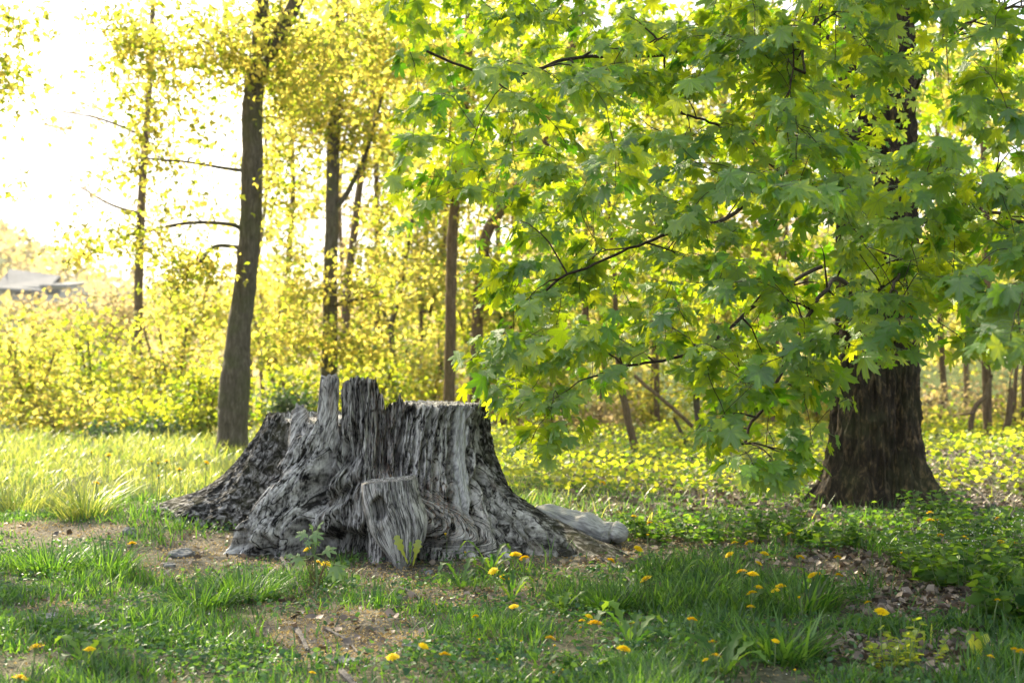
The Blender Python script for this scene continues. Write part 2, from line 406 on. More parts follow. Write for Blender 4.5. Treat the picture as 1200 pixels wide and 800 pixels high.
HT = [(-180,.80),(-150,.80),(-125,.80),(-100,.80),(-80,.805),(-64,.80),(-60,.76),(-56,.755),(-54.5,.83),(-52.5,.86),(-49.5,.85),(-48,.79),(-46,.72),(-40,.70),(-36,.69),(-32,.74),
      (-30.5,.80),(-22,.74),(-20.5,.90),(-18.6,.96),(-17.6,1.01),(-14,1.03),(-10,1.045),(-7,1.03),(-4,1.04),(1.2,1.03),(2.4,.99),(3.4,.94),(5.5,.92),(6.6,.885),(10,.875),(12,.885),(14,.93),(15.6,.94),(17.2,.89),(22,.875),(30,.872),
      (50,.868),(75,.866),(88,.86),(105,.86),(130,.865),(155,.87)]
def stump():
    root = thing('tree_stump', (SC[0], SC[1], 0), 'huge weathered grey tree stump with jagged splinters and spreading roots', 'tree stump')
    # angular samples, dense in front
    ph = np.concatenate([np.linspace(-180, -115, 70, endpoint=False), np.linspace(-115, 108, 1000, endpoint=False), np.linspace(108, 180, 80, endpoint=False)])
    n = len(ph)
    rb, rt, pw = interp_per(ph, RB), interp_per(ph, RT), interp_per(ph, RP)
    H = np.interp(ph, [t[0] for t in HT] + [180], [t[1] for t in HT] + [.80])
    H = H + .035*sm(2, 5, ph)*sm(40, 22, ph)*noise(ph*.55, 4, 4) - .03*sm(.1, .5, noise(ph*.35, 7, 1))*sm(4, 8, ph)*sm(70, 50, ph)
    tall = sm(.9, .98, H)
    H = H + .012*noise(ph*.9, 0.3, 9) + .010*noise(ph*2.7, 3.3, 4) + (.02*tall+.008*sm(12, 4, np.abs(ph-8)))*noise(ph*1.7, 1, 2)
    m = 235
    # --- outer wall
    t = np.linspace(0, 1.2, m)[:, None]                                # 0 at rim, 1 at ground
    P = np.broadcast_to(ph, (m, n)); z = H[None]*(1-t)
    tc = np.clip(1 - z/.88, 0, 1.35)
    r = rt[None] + (rb-rt)[None]*tc**pw[None]
    a = np.radians(P)
    # fibre angle: the grain leans towards the long right root and the front left root
    pf = P + 24*tc*sm(-5, 30, P)*sm(115, 70, P) + 9*tc*sm(-20, -30, P)*sm(-60, -40, P)
    cx, sx = np.cos(np.radians(pf)), np.sin(np.radians(pf))
    rr = .8
    w1 = noise(sx*3+z*.8, cx*3, z*1.5)*.02
    X1, Y1 = (sx+w1*cx)*rr, (cx-w1*sx)*rr
    bark = sm(-47, -60, P + 9*noise(z*5, 1, 2) + 6*noise(z*16, P*.2, 2))*sm(-175, -150, P)
    bark = np.maximum(bark, .75*sm(-26, -32, P - 6*tc)*sm(-54, -46, P - 6*tc)*sm(.5, .62, z+.1*noise(P*.3, z*9, 0))*0)
    bark = np.maximum(bark, sm(62, 74, pf + 8*noise(P*.2, z*4, 3))*sm(150, 130, P))
    rot = sm(-4, 2, P)*sm(26, 18, P)*sm(.30, .45, z)                       # rotten, pitted middle of the front
    d = .055*noise(X1*3.2, Y1*3.2, z*.55) + .022*ridged(X1*8, Y1*8, z*.9)
    crk = lambda f, fz, o, wd: sm(wd, 0, np.abs(noise(X1*f+o, Y1*f, z*fz+o)))
    mk1 = sm(-.25, .25, noise(X1*5+9, Y1*5, z*2)); mk2 = sm(-.2, .3, noise(X1*9+2, Y1*9, z*3+7))
    wood = .022*(ridged(X1*12, Y1*12, z*1.3)-.3) + .016*(ridged(X1*30, Y1*30, z*2.6)-.3) + .011*(ridged(X1*75, Y1*75, z*6)-.3) + .003*noise(X1*40, Y1*40, z*25)
    wood = wood - .095*mk1*crk(7, .5, 2, .065) - .060*mk2*crk(15, 1.1, 5, .085) - .026*crk(34, 2.4, 8, .12)
    barkd = .014*(ridged(X1*13+z*1.5, Y1*13, z*5)-.3) + .015*(ridged(X1*26+3, Y1*26, z*13)-.3) + .007*ridged(X1*60, Y1*60, z*30)
    d = d + wood*(1-bark) + barkd*bark
    pits = sm(.22, .5, noise(sx*22, cx*22, z*13))*.055 + sm(.3, .55, noise(sx*40, cx*40, z*22+4))*.03
    d = d - rot*(pits + .03)
    d = d - .012*sm(.35, .6, noise(sx*50, cx*50, z*40+9))*(1-bark)          # small worm holes
    # named cracks: (fibre angle, z0, z1, width deg, depth)
    def crack(c, z0, z1, w, dep, wob=1.2):
        return -dep*1.5*bell(pf, c + wob*noise(z*7, c, 1) + .5*wob*noise(z*19, c, 5), w*1.35)*sm(z0, z0+.08, z)*sm(z1, z1-.08, z)
    for c in [(-21.3,.25,.95,1.1,.11), (-16.2,.3,.7,.5,.04), (-47,.05,.8,2.2,.09), (-9,.4,1.1,.35,.035), (-5.5,.3,1.1,.45,.05), (3.6,.45,.95,.9,.06), (9,.45,.9,1.0,.07),(20,.35,.88,.9,.05),
              (27,.2,.88,.7,.04), (33,.1,.86,.8,.05), (41,.05,.85,.6,.04), (48,.0,.85,1.0,.06), (58,.0,.86,.7,.055), (57.5,.0,.86,.8,.06), (49.2,.0,.88,.8,.06), (63,.0,.86,1.4,.06), (70,.0,.86,.9,.05), (76,.0,.8,1.2,.05), (82,0,.7,1,.05)]:
        d = d + crack(*c)
    # pale smooth plank that runs down to the right
    pale = sm(3.0, 2.4, np.abs(pf - 53.3 - 1.2*noise(z*3, 1, 7)))*sm(.0, .1, z)*sm(.9, .8, z)
    d = d*(1-.55*pale) + .012*pale
    d = d - .13*bell(P, -24.6 + 3*(z-.5), 1.5)*sm(.25, .4, z)*sm(.82, .7, z) - .10*bell(P, 5.5+2*noise(z*6, 2, 2), 2.2)*sm(.4, .5, z)*sm(.86, .75, z) - .07*bell(P, 12.5+2*noise(z*6, 7, 2), 1.5)*sm(.35, .5, z)*sm(.8, .7, z)
    # valley between bark lobe and front root
    d = d - .16*bell(P, -54, 5)*sm(.80, .4, z)
    # front left root: ridge line and diagonal folded ribs beside it
    for (p0, z0, p1, z1, w, am) in [(-6, .50, -31, .16, .05, .075), (-3, .38, -25, .09, .035, .055), (-20, .60, -40, .12, .07, .06)]:
        dx, dz = (p1-p0)*.0165, z1-z0; Lq = math.hypot(dx, dz)
        ax, az = (P-p0)*.0165, z-z0
        s = (ax*dx+az*dz)/Lq; q = (ax*-dz+az*dx)/Lq + .05*np.sin(np.clip(s/Lq, 0, 1)*pi)
        q = q + .012*noise(s*9, z*9, p0)
        e = sm(-.08, .04, s)*sm(Lq+.1, Lq-.05, s)
        am = am*.75; d = d + am*np.exp(-(q/w)**2)*e - am*.7*np.exp(-((q+w*1.7)/(w*.6))**2)*e
        d = d + e*np.exp(-(q/(w*2))**2)*.004*ridged(q*45, s*3, 1)
    d = d - .30*sm(.20, .08, z + .08*noise(P*.25, 2, 2))*sm(-31, -24, P)*sm(2, -4, P)      # dark undercut
    d = d - .26*sm(.15, .03, z + .07*noise(P*.5, 1, 7))*bell(P, -35, 3.2)                              # hollow under the root's tip
    d = d - .26*sm(.19, .09, z + .03*noise(P*.3, 1, 3))*bell(P, 18, 6)                     # cavity under the knot
    lump = sm(-56, -46, P)*sm(6, -4, P)*sm(.62, .40, z)
    d = d + lump*(.02*noise(X1*6, Y1*6, z*4) + .03*(ridged(X1*7, Y1*7, z*1.2+3)-.4) + .022*(ridged(X1*24, Y1*24, z*2.5)-.3) - .07*sm(.25, .5, noise(X1*9+4, Y1*9, z*8)))
    # knot swirl
    ka, kb = (P-24.5)*.0175*1.0, z-.215
    q = np.sqrt((ka/.29)**2 + ((kb + .30*ka)/.14)**2) + .16*noise(ka*8, kb*8, 3)
    kw = sm(1.2, .6, q)
    d = d*(1-.55*kw) + kw*(.06*np.sqrt(np.clip(1.1-q, 0, 1)) + .012*(ridged(q*3.0+.5*noise(ka*14, kb*14, 5), 0.3, ka*7)-.2) - .04*bell(q, 0, .14) + .006*ridged(q*13, ka*6, 2))
    pale = pale*(1-np.clip(kw*1.5, 0, 1))
    env = sm(0, .02, t)                      # keep the rim in place
    d = d*(.35 + .65*env)
    d = d*np.where(t > 1.05, .6, 1)
    r2 = r + d
    VX, VY = SC[0] + np.sin(a)*r2, SC[1] - np.cos(a)*r2
    sag = sm(.5, 1.05, t)
    gz = gh(VX, VY)
    VZ = z + sag*gz*1.0
    wall = np.stack([VX, VY, VZ], -1)
    U = np.stack([pf/360*2*pi*.8*1.0, z*1.0 + 1.0*(rt[None]-r)], -1)
    kw = kw*.45; U = U*(1-kw[..., None]) + kw[..., None]*np.stack([q*.22, ka*.6+kb*.2], -1)
    warm = np.clip(kw*.45*sm(.3, .7, q) + rot*.5*sm(18, 8, P) + .55*bell(P, 30, 12)*bell(z, .3, .16), 0, 1)
    barkA = bark
    # --- top and hollow
    mi = 46
    rho = np.concatenate([np.linspace(1, .80, 24), np.linspace(.78, .0, mi-24)])[1:]
    Pi = np.broadcast_to(ph, (len(rho), n)); ai = np.radians(Pi)
    r0 = r2[0]
    ri = rho[:, None]*r0[None]
    x, y = np.sin(ai)*ri, -np.cos(ai)*ri                                # relative
    flat = .868 + .012*noise(x*6, y*6, 1) + .02*(y+.2)*.3
    lefttop = .775 + .02*noise(x*8, y*8, 4) + .02*x
    hollow = .50 + .10*noise(x*5, y*5, 3)
    Zf = np.where(x > 0, flat, lefttop)
    mixr = sm(-.05, .12, x - .06*noise(y*7, 1, 1)); Zf = lefttop*(1-mixr)+flat*mixr
    hw = sm(.42, .25, np.sqrt(((x+.12)/1.0)**2 + ((y+.22)/.9)**2) + .05*noise(x*9, y*9, 8))
    Zf = Zf*(1-hw) + hollow*hw
    thick = np.where((Pi > -34) & (Pi < 18), .86, .97)
    wi = sm(1.0, thick - .02, rho[:, None] + .012*noise(Pi*.8, rho[:, None]*9, 2))
    Zi = H[None]*(1-wi) + Zf*wi
    Zi = Zi + .008*noise(x*30, y*30, 6) - .02*ridged(x*14, y*3, 1)*.5
    inner = np.stack([SC[0]+x, SC[1]+y, np.minimum(Zi, np.maximum(H[None], Zf))], -1)
    V = np.concatenate([inner[::-1], wall]).reshape(-1, 3)
    Ui = np.stack([x*1.0, y*1.0 + Zi*2], -1)
    UV = np.concatenate([Ui[::-1], U]).reshape(-1, 2)
    z0 = np.zeros_like(x)
    A = {'bark': np.concatenate([z0, barkA]).ravel(), 'pale': np.concatenate([z0, pale*.8]).ravel(), 'warm': np.concatenate([z0, warm]).ravel()}
    mm = len(rho) + m
    i = np.arange(mm-1)[:, None]*n; j = np.arange(n)[None]; j2 = (j+1) % n
    Fq = np.stack([i+j, i+n+j, i+n+j2, i+j2], -1).reshape(-1, 4)
    me = mkmesh('stump_body', local(V, root), Fq, uv=UV, attrs=A)
    obj('stump_body', me, M['wood'], root)

    def splinter(name, cpts, label=None, seed=0, flat_=.55, topj=.02, warmv=0.0):
        """upright shard: rows of (x, y, z, half width)"""
        S = spline(cpts, 90); k = 56
        th = np.arange(k)*2*pi/k
        rows = []; uvs = []
        for idx, (x_, y_, z_, w_) in enumerate(S):
            c_, s_ = np.cos(th), np.sin(th)
            sq = (np.abs(c_)**3 + np.abs(s_)**3)**(-1/3)
            dd = 1 + .20*(ridged(c_*2.2+seed, s_*2.2, z_*1.3)) + .10*ridged(c_*5+seed, s_*5, z_*4) + .05*noise(c_*9, s_*9, z_*20)
            rr_ = w_*sq*dd
            zt = z_ + (topj*noise(c_*2.5+seed, s_*2.5+3, 1)*2 if idx > 82 else 0)
            rows.append(np.stack([x_+rr_*c_, y_+rr_*s_*flat_, np.full(k, 0)+zt], -1)); uvs.append(np.stack([th*w_, np.full(k, z_)], -1))
        top = rows[-1].mean(0)
        for f in (.6, .25):
            rr2 = top + (rows[-1]-top)*f; rr2[:, 2] += .012*noise(rr2[:, 0]*60, rr2[:, 1]*60, seed) ; rows.append(rr2); uvs.append(uvs[-1])
        Vv = np.concatenate(rows); nn = len(rows)
        i_ = np.arange(nn-1)[:, None]*k; j_ = np.arange(k)[None]; jj = (j_+1) % k
        Fv = np.stack([i_+j_, i_+jj, i_+k+jj, i_+k+j_], -1).reshape(-1, 4)
        capf = np.array([[(nn-1)*k+q_ for q_ in range(k)]])
        z_ = np.zeros(len(Vv))
        mesh = mkmesh(name, local(Vv, root), [Fv, capf], uv=np.concatenate(uvs), attrs={'bark': z_, 'pale': z_+.15, 'warm': z_+warmv})
        o = obj(name, mesh, M['wood'], root)
        if label: o['label'] = label
    def sp(px, py, D, wpx):
        q_ = at(px, py, D); return (q_[0], q_[1], q_[2], wpx*D/F)
    splinter('splinter', [sp(384,580,8.9,10), sp(384,545,8.72,12), sp(385,520,8.62,12), sp(384,490,8.6,10), sp(386,460,8.6,9.5), sp(387,441,8.6,9)],
             'thin straight upright splinter, tallest point of the stump', 3.1)
    splinter('splinter', [sp(353,560,8.6,10), sp(352,530,8.66,11), sp(351,510,8.7,10), sp(352,490,8.7,8.5), sp(352,480,8.7,6), sp(351,476,8.7,3)],
             'short pointed splinter beside the bark lobe', 8.7, .7)

    # smooth pale root at the right
    Cp = []
    for (px, py, D, rp) in [(628,603,9.0,9),(642,603,8.98,12),(656,608,8.95,15),(672,614,8.9,17),(688,618,8.85,17.5),(700,622,8.82,15),(708,625,8.8,13.5),(716,625,8.78,14.5),(726,625,8.76,13.5),(733,626,8.75,9),(736,626,8.75,3)]:
        q_ = at(px, py-2, D-.12); Cp.append([*q_, 1.12*rp*D/F])
    S = spline(Cp, 150); k = 48
    th = np.arange(k)*2*pi/k; rows = []; uvs = []
    for idx, (x_, y_, z_, w_) in enumerate(S):
        s_ = idx/149*.75
        c_, q_ = np.cos(th), np.sin(th)
        f = 1 + .02*np.sin(s_*45 + 2*q_ + 5*noise(s_*8, c_, q_)) * sm(.35, .55, s_) + .18*noise(c_*1.3, q_*1.3, s_*5) + .07*noise(c_*3, q_*3, s_*16) + .008*noise(c_*6, q_*6, s_*40)
        f = f - .26*bell(s_, .555+.02*c_, .014) - .10*bell(s_, .49+.06*q_+.03*c_, .010) - .07*bell(s_, .62+.05*q_, .008) - .07*bell(s_, .67-.04*c_, .007) - .12*bell(s_, .20+.08*q_, .02) + .10*bell(s_, .36, .08)
        rows.append(np.stack([x_ + .25*w_*c_*f, y_ + w_*c_*f, z_ + w_*q_*f*.78], -1)); uvs.append(np.stack([.12*c_ + 0*th, np.full(k, s_)*.8 + .1*q_], -1))
    V = np.concatenate(rows); i_ = np.arange(149)[:, None]*k; j_ = np.arange(k)[None]; jj = (j_+1) % k
    Fv = np.stack([i_+j_, i_+jj, i_+k+jj, i_+k+j_], -1).reshape(-1, 4)
    z_ = np.zeros(len(V))
    o = obj('surface_root', mkmesh('surface_root', local(V, root), [Fv, np.array([[149*k+q for q in range(k)]])], uv=np.concatenate(uvs), attrs={'bark': z_, 'pale': z_+.95, 'warm': z_}), M['wood'], root)
    o['label'] = 'smooth pale grey folded root behind the right flank'

    # sawn block leaning on the front: a thing of its own
    blk = thing('wood_block', (*at(462, 655, 7.98)[:2], 0), 'sawn grey wood block with a dark knot hole leaning on the front of the stump', 'wood block')
    prof = [(436,566,490.5-4,565), (424,578,488,578), (423.5,592,492,592), (426,606,497,606), (431,620,498.5,620), (438,634,496,634), (447,647,492,647), (456,657,485,656), (462,666,478,666)]
    prof = [(421.5,568,486,562), (422,578,488,576), (423,592,492,592), (426,606,497,606), (430,620,498.5,620), (437,634,496,634), (446,646,491,646), (455,657,484,657), (462,668,477,668)]
    rowsL = spline([[a_, b_, c_, d_] for (a_, b_, c_, d_) in prof], 120)
    k = 180; rows = []; uvs = []
    D0 = 8.02
    for idx, (xl, yl, xr, yr) in enumerate(rowsL):
        Dd = D0 - .10*idx/119
        pl, pr = at(xl, yl, Dd), at(xr, yr, Dd)
        th = np.arange(k)*2*pi/k
        c_, s_ = np.cos(th), np.sin(th)
        sq = (np.abs(c_)**5 + np.abs(s_)**5)**(-1/5)
        cxx, hw_ = (pl+pr)/2, (pr[0]-pl[0])/2
        u_ = c_*sq                                             # -1..1 across
        xx = cxx[0] + hw_*u_
        fr = np.clip(-s_*sq, -1, 1)
        dep = .14
        zz = pl[2]*(1-u_)/2 + pr[2]*(1+u_)/2
        g_ = .011*(ridged(u_*2.8+.3*noise(zz*5, 1, 1), 3.0, zz*1.6)-.4) + .006*(ridged(u_*8, 3.0, zz*4)-.4) + .003*ridged(u_*22, 2., zz*9)
        g_ = g_ + .02*np.cos(u_*1.4)
        g_ = g_ - .035*bell(u_, .10+.22*(idx/119)+.03*noise(zz*9, 3, 3), .022) - .022*bell(u_, -.38+.10*noise(zz*5, 3, 9), .018)*sm(.6, .9, idx/119) - .02*bell(u_, .62+.05*noise(zz*7, 1, 4), .02)
        kx, kz = u_ + .42, (zz-.305)/.082
        kx = kx - .10*kz
        hq = np.sqrt((kx/.30)**2 + kz**2) + .1*noise(u_*4, zz*20, 2)
        g_ = g_ - .115*sm(.95, .55, hq) + .010*bell(hq, 1.2, .25)
        yy = cxx[1] + .02 - fr*(dep + g_) + dep
        rows.append(np.stack([xx, yy, zz], -1)); uvs.append(np.stack([u_*.2 + .02*bell(hq, .8, .7)*np.tanh(kx*6), zz], -1))
    # top face
    topc = rows[0].mean(0)
    tops = []
    for f in (0.0, .35, .7, .93):
        q_ = topc + (rows[0]-topc)*f; q_[:, 2] += .006 + .004*noise(q_[:, 0]*30, q_[:, 1]*30, 2); tops.append(q_)
    rows = tops + rows; uvs = [np.stack([q_[:, 0], q_[:, 1]*3], -1) for q_ in tops] + uvs
    nn = len(rows); V = np.concatenate(rows)
    i_ = np.arange(nn-1)[:, None]*k; j_ = np.arange(k)[None]; jj = (j_+1) % k
    Fv = np.stack([i_+j_, i_+k+j_, i_+k+jj, i_+jj], -1).reshape(-1, 4)
    z_ = np.zeros(len(V))
    obj('block_body', mkmesh('block_body', local(V, blk), Fv, uv=np.concatenate(uvs), attrs={'bark': z_+.15, 'pale': z_+.1, 'warm': z_}), M['wood'], blk)
stump()

# ------------------------------------------------------------------ branches
def grow(mb, nodes, nrad, tips, droop=.0, taper=.0035, k=4, seg=6, wiggle=.12, maxr=.03):
    """join every tip to the nearest part of the branch net with a curved twig; returns end directions and curves"""
    nodes = [np.asarray(nodes, float)]; rad = [np.asarray(nrad, float)]
    NA = np.concatenate(nodes); RA = np.concatenate(rad)
    d0 = np.array([np.linalg.norm(NA - t, axis=1).min() for t in tips])
    curves = [None]*len(tips)
    for ti in np.argsort(d0):
        t = tips[ti]
        dd = np.linalg.norm(NA - t, axis=1) + np.where(NA[:, 2] > t[2] + .6, .0, .0)
        i = int(np.argmin(dd + .15*np.maximum(0, .25-dd)*20)); a = NA[i]; Ld = np.linalg.norm(t-a)
        r0 = min(RA[i]*.75, taper*1.2 + .010*Ld, maxr)
        c = (a+t)/2 + np.array([0, 0, 1])*(.18*Ld) + rng.normal(size=3)*wiggle*Ld*.6
        s = np.linspace(0, 1, seg)[:, None]
        P = (1-s)**2*a + 2*s*(1-s)*c + s*s*t
        P[1:-1] += rng.normal(size=(seg-2, 3))*wiggle*Ld*.12
        rr = np.linspace(r0, taper*.5, seg)
        V, Fq = tube_vf(P, rr, k); mb.add(V, Fq)
        curves[ti] = P
        NA = np.concatenate([NA, P[2:]]); RA = np.concatenate([RA, rr[2:]])
    return curves

def leaf_template(outline, bend=.22, fold=.10):
    """fan of triangles from the petiole point; y is the midrib"""
    ang = np.radians([o[0] for o in outline]); rr = np.array([o[1] for o in outline])
    xs, ys = np.sin(ang)*rr, np.cos(ang)*rr
    right = np.stack([xs, ys], -1)
    left = right[1:-1][::-1]*np.array([-1, 1])
    ring = np.concatenate([right, left]) if True else right
    V2 = np.concatenate([[[0, 0]], ring])
    r = np.hypot(V2[:, 0], V2[:, 1]); a = np.abs(np.arctan2(V2[:, 0], V2[:, 1]))
    vein = np.min(np.abs(a[:, None]-np.radians([0, 45, 98])[None]), axis=1)
    z = -bend*r*r + fold*r*np.cos(vein*6)
    V = np.column_stack([V2, z]); n = len(V)
    F = np.stack([np.zeros(n-1, int), np.arange(1, n), np.r_[np.arange(2, n), 1]], -1)[:, ::-1]
    return V, F, V2
OUT_HI = [(0,1.0),(6,.82),(13,.85),(15,.67),(23,.47),(31,.64),(35,.80),(38,.78),(45,.98),(52,.78),(59,.80),(61,.62),(72,.42),(84,.56),(90,.55),(99,.70),(110,.44),(124,.47),(138,.30),(165,.22),(180,.03)]
OUT_LO = [(0,1.0),(12,.78),(24,.46),(36,.76),(46,.95),(58,.72),(72,.42),(98,.68),(125,.40),(180,.05)]
LEAF_HI = [leaf_template(OUT_HI, b, f) for b, f in ((.18,.10),(.38,.08),(.10,.16),(.30,.18),(.5,.05),(.22,.05))]
LEAF_LO = [leaf_template(OUT_LO, b, f) for b, f in ((.2,.10),(.4,.08),(.1,.16))]
# small five pointed leaf for distance
_v = np.array([[0,0,0],[.45,.30,-.06],[.20,.62,.04],[0,1.0,-.22],[-.20,.62,.04],[-.45,.30,-.06]])
LEAF_BG = (_v, np.array([[0,1,2],[0,2,3],[0,3,4],[0,4,5]]), _v[:, :2])

def frames(ydir, nhint):
    y = ydir/np.linalg.norm(ydir, axis=1)[:, None]
    z = nhint - (nhint*y).sum(1)[:, None]*y; z /= np.linalg.norm(z, axis=1)[:, None] + 1e-9
    x = np.cross(y, z); return np.stack([x, y, z], -1)              # columns
def place(mb, T, P, Rm, S, rnd):
    V, Fc, uv = T; k = len(V); n = len(P)
    W = np.einsum('nij,kj->nki', Rm, V)*S[:, None, None] + P[:, None]
    FF = (Fc[None] + (np.arange(n)*k)[:, None, None]).reshape(-1, Fc.shape[1])
    mb.add(W.reshape(-1, 3), FF, np.tile(uv, (n, 1)), np.repeat(rnd, k))

# ------------------------------------------------------------------ the big maple
def inpoly(px, py, poly):
    poly = np.asarray(poly, float); c = np.zeros(np.shape(px), bool); j = len(poly)-1
    for i in range(len(poly)):
        xi, yi = poly[i]; xj, yj = poly[j]
        m = ((yi > py) != (yj > py)) & (px < (xj-xi)*(py-yi)/(yj-yi+1e-12)+xi); c ^= m; j = i
    return c
CANOPY = [(455,-40),(450,60),(492,110),(480,170),(520,225),(585,262),(610,310),(590,360),(560,400),(548,450),(590,505),(640,500),(655,455),(700,470),(770,455),(800,480),(855,545),(885,570),(940,550),(965,510),
          (952,455),(985,405),(1040,400),(1120,425),(1200,420),(1330,430),(1500,420),(1500,-260),(455,-260)]
def maple():
    base = at(1025, 590, 11.3); base[2] = 0
    root = thing('maple_tree', base, 'large maple with dark ridged trunk at the right and drooping green lobed leaves', 'tree')
    # trunk
    n, m = 300, 420
    zz = np.concatenate([np.linspace(-.25, 3.2, 330), np.linspace(3.25, 8.5, m-330)])
    th = np.arange(n)*2*pi/n                                       # angle: 0 = towards the camera
    TH, ZZ = np.meshgrid(th, zz); dx = np.sin(TH); dy = -np.cos(TH)
    rad = .305 - .010*ZZ
    fl = np.exp(-np.clip(ZZ+.02, 0, 9)/.24)
    td = (np.degrees(TH)+180) % 360 - 180
    lobes = .34*bell(td, 47, 20) + .26*bell(td, -75, 24) + .10*bell(td, -20, 14) + .2*bell(td, 120, 22) + .2*bell(td, -150, 25)
    r = rad + fl*(.05 + lobes)*1.0 + np.exp(-np.clip(ZZ, 0, 9)/.9)*.05
    r = r + .030*noise(dx*1.2, dy*1.2, ZZ*.5) - .035*bell(td, 16+6*noise(ZZ*.8, 1, 1), 5)*sm(3, .1, ZZ)
    wv = .04*noise(dx*3, dy*3, ZZ*2)
    X, Y = (dx+wv)*.38, (dy-wv)*.38
    r = r + .042*(ridged(X*14, Y*14, ZZ*2.2)-.35) + .014*(ridged(X*32, Y*32, ZZ*5)-.3) + .006*noise(X*70, Y*70, ZZ*24)
    lean = np.stack([.012*ZZ, .01*ZZ], -1)
    V = np.stack([dx*r + lean[..., 0], dy*r + lean[..., 1], ZZ + gh(base[0], base[1])*sm(.8, 0, ZZ)], -1).reshape(-1, 3)
    i = np.arange(m-1)[:, None]*n; j = np.arange(n)[None]; j2 = (j+1) % n
    obj('trunk', mkmesh('trunk', V, np.stack([i+j, i+j2, i+n+j2, i+n+j], -1).reshape(-1, 4)), M['bark'], root)
    # limbs
    limbs = [
        [(1030,150,11.4,.12),(960,170,9.8,.07),(860,250,8.3,.045),(800,270,7.6,.032),(720,300,7.2,.022),(640,340,6.9,.014)],
        [(1030,330,11.3,.10),(1000,300,9.6,.06),(900,350,7.8,.035),(800,420,7.0,.022),(700,440,6.8,.014)],
        [(1035,60,11.4,.13),(900,40,9.6,.08),(760,60,8.0,.05),(670,60,7.2,.035),(580,80,6.8,.02),(500,60,6.6,.012)],
        [(1030,-60,11.4,.12),(850,-80,9.3,.07),(700,-60,7.5,.04),(560,-20,6.5,.02)],
        [(1050,150,11.3,.12),(1090,90,10.,.06),(1130,45,8.5,.042),(1200,18,7.4,.03),(1300,40,6.6,.018)],
        [(1050,270,11.3,.12),(1080,290,9.6,.08),(1110,250,8.0,.04),(1180,260,6.6,.03),(1280,300,5.6,.016)],
        [(1020,380,11.2,.08),(980,330,9.0,.05),(940,360,7.0,.03),(900,450,6.2,.018),(870,520,5.9,.010)],
        [(1040,340,11.2,.09),(1060,300,9.0,.06),(1050,320,7.0,.035),(1040,380,5.8,.016)],
        [(1060,100,11.5,.12),(1150,0,13.5,.08),(1260,-40,15,.04)], [(1010,60,11.6,.12),(900,20,14,.08),(800,60,16,.04)],
        [(1040,-100,11.5,.14),(1020,-300,9,.09),(1000,-420,7,.05)], [(1040,0,11.5,.12),(1000,-50,9,.08),(960,0,7,.045),(930,80,6.0,.02)],
        [(1040,-260,11.5,.14),(700,-500,10,.08),(500,-650,9,.04)], [(1040,-260,11.5,.14),(1400,-400,10,.08),(1600,-500,9,.04)],
        [(1030,200,11.2,.08),(960,235,9.5,.05),(880,160,8.2,.03),(800,130,7.4,.02)],
    ]
    nodes, nr = [], []
    for Lm in limbs:
        Q = np.array([[*at(a, b, D), rr] for a, b, D, rr in Lm]); S = spline(Q, 40)
        S[1:-1, :3] += np.cumsum(rng.normal(size=(38, 3)), 0)*.006
        S[:, 3] = np.minimum(S[:, 3], .024*np.exp(-3*np.linspace(0, 1, 40)) + .005); S[0, :2] = base[:2]
        V, Fq = tube_vf(S[:, :3], np.maximum(S[:, 3], .004), 9)
        mb = MB().add(V - base, Fq); mb.build('branch', M['twig'], root)
        nodes.append(S[6:, :3]); nr.append(S[6:, 3])
    nodes = np.concatenate(nodes); nr = np.concatenate(nr)
    # spray tips that the photograph shows: drooping layers between 5 and 13 m away
    tips = []
    while len(tips) < 820:
        px, py = R(440, 1480), R(-240, 590)
        if not inpoly(px, py, CANOPY): continue
        front = np.interp(px, [440, 700, 900, 1100, 1300], [6.4, 6.0, 5.4, 5.0, 4.9])
        D = front + abs(rng.normal())*1.9 + .2
        if D > 13: continue
        if px < 760 and py < 330: D += abs(rng.normal())*2.5
        if px > 860 and D > 9 and R(0, 1) < .5: continue
        if 700 < px < 800 and 470 < py: continue
        if py > 380 and px > 930 and D > 8.6: continue
        if py > 500 and D > 6.8: continue
        if py > 430 and px < 900 and D > 9.5: continue
        tips.append(at(px, py, D))
    for (px, py, D) in [(925,215,5.0),(985,240,5.2),(1040,400,5.3),(870,545,5.4),(905,560,5.6),(940,530,5.6),(1000,455,5.5),(1185,420,4.4),(1195,350,4.6),(650,490,6.4),(700,95,5.6),(590,80,6.0),(730,210,5.4),
                        (630,520,6.6),(560,430,6.8),(600,400,6.4),(690,390,6.0),(830,420,5.8),(780,390,6.1),(1120,330,4.9),(880,440,5.5),(845,505,5.7)]:
        for q in range(2): tips.append(at(px+R(-18, 18), py+R(-18, 18), D+R(0, .3)))
    for q in range(420):
        px, py = R(600, 1260), R(-60, 430)
        tips.append(at(px, py, R(11.5, 16.5)))
    for q in range(60): tips.append(at(R(640, 980), R(20, 110), R(6.2, 8.0)))
    for q in range(70): tips.append(at(R(985, 1075), R(-20, 420), R(8.0, 10.6)))
    for q in range(110): tips.append(at(R(455, 690), R(-20, 310), R(7.5, 13)))
    for q in range(40): tips.append(at(R(560, 720), R(300, 470), R(7.5, 10)))
    tips = np.array(tips)
    tw = MB()
    curves = grow(tw, nodes, nr, tips, k=4, taper=.004)
    # leaves on the sprays
    P, Yd, Nh, S, B = [], [], [], [], []
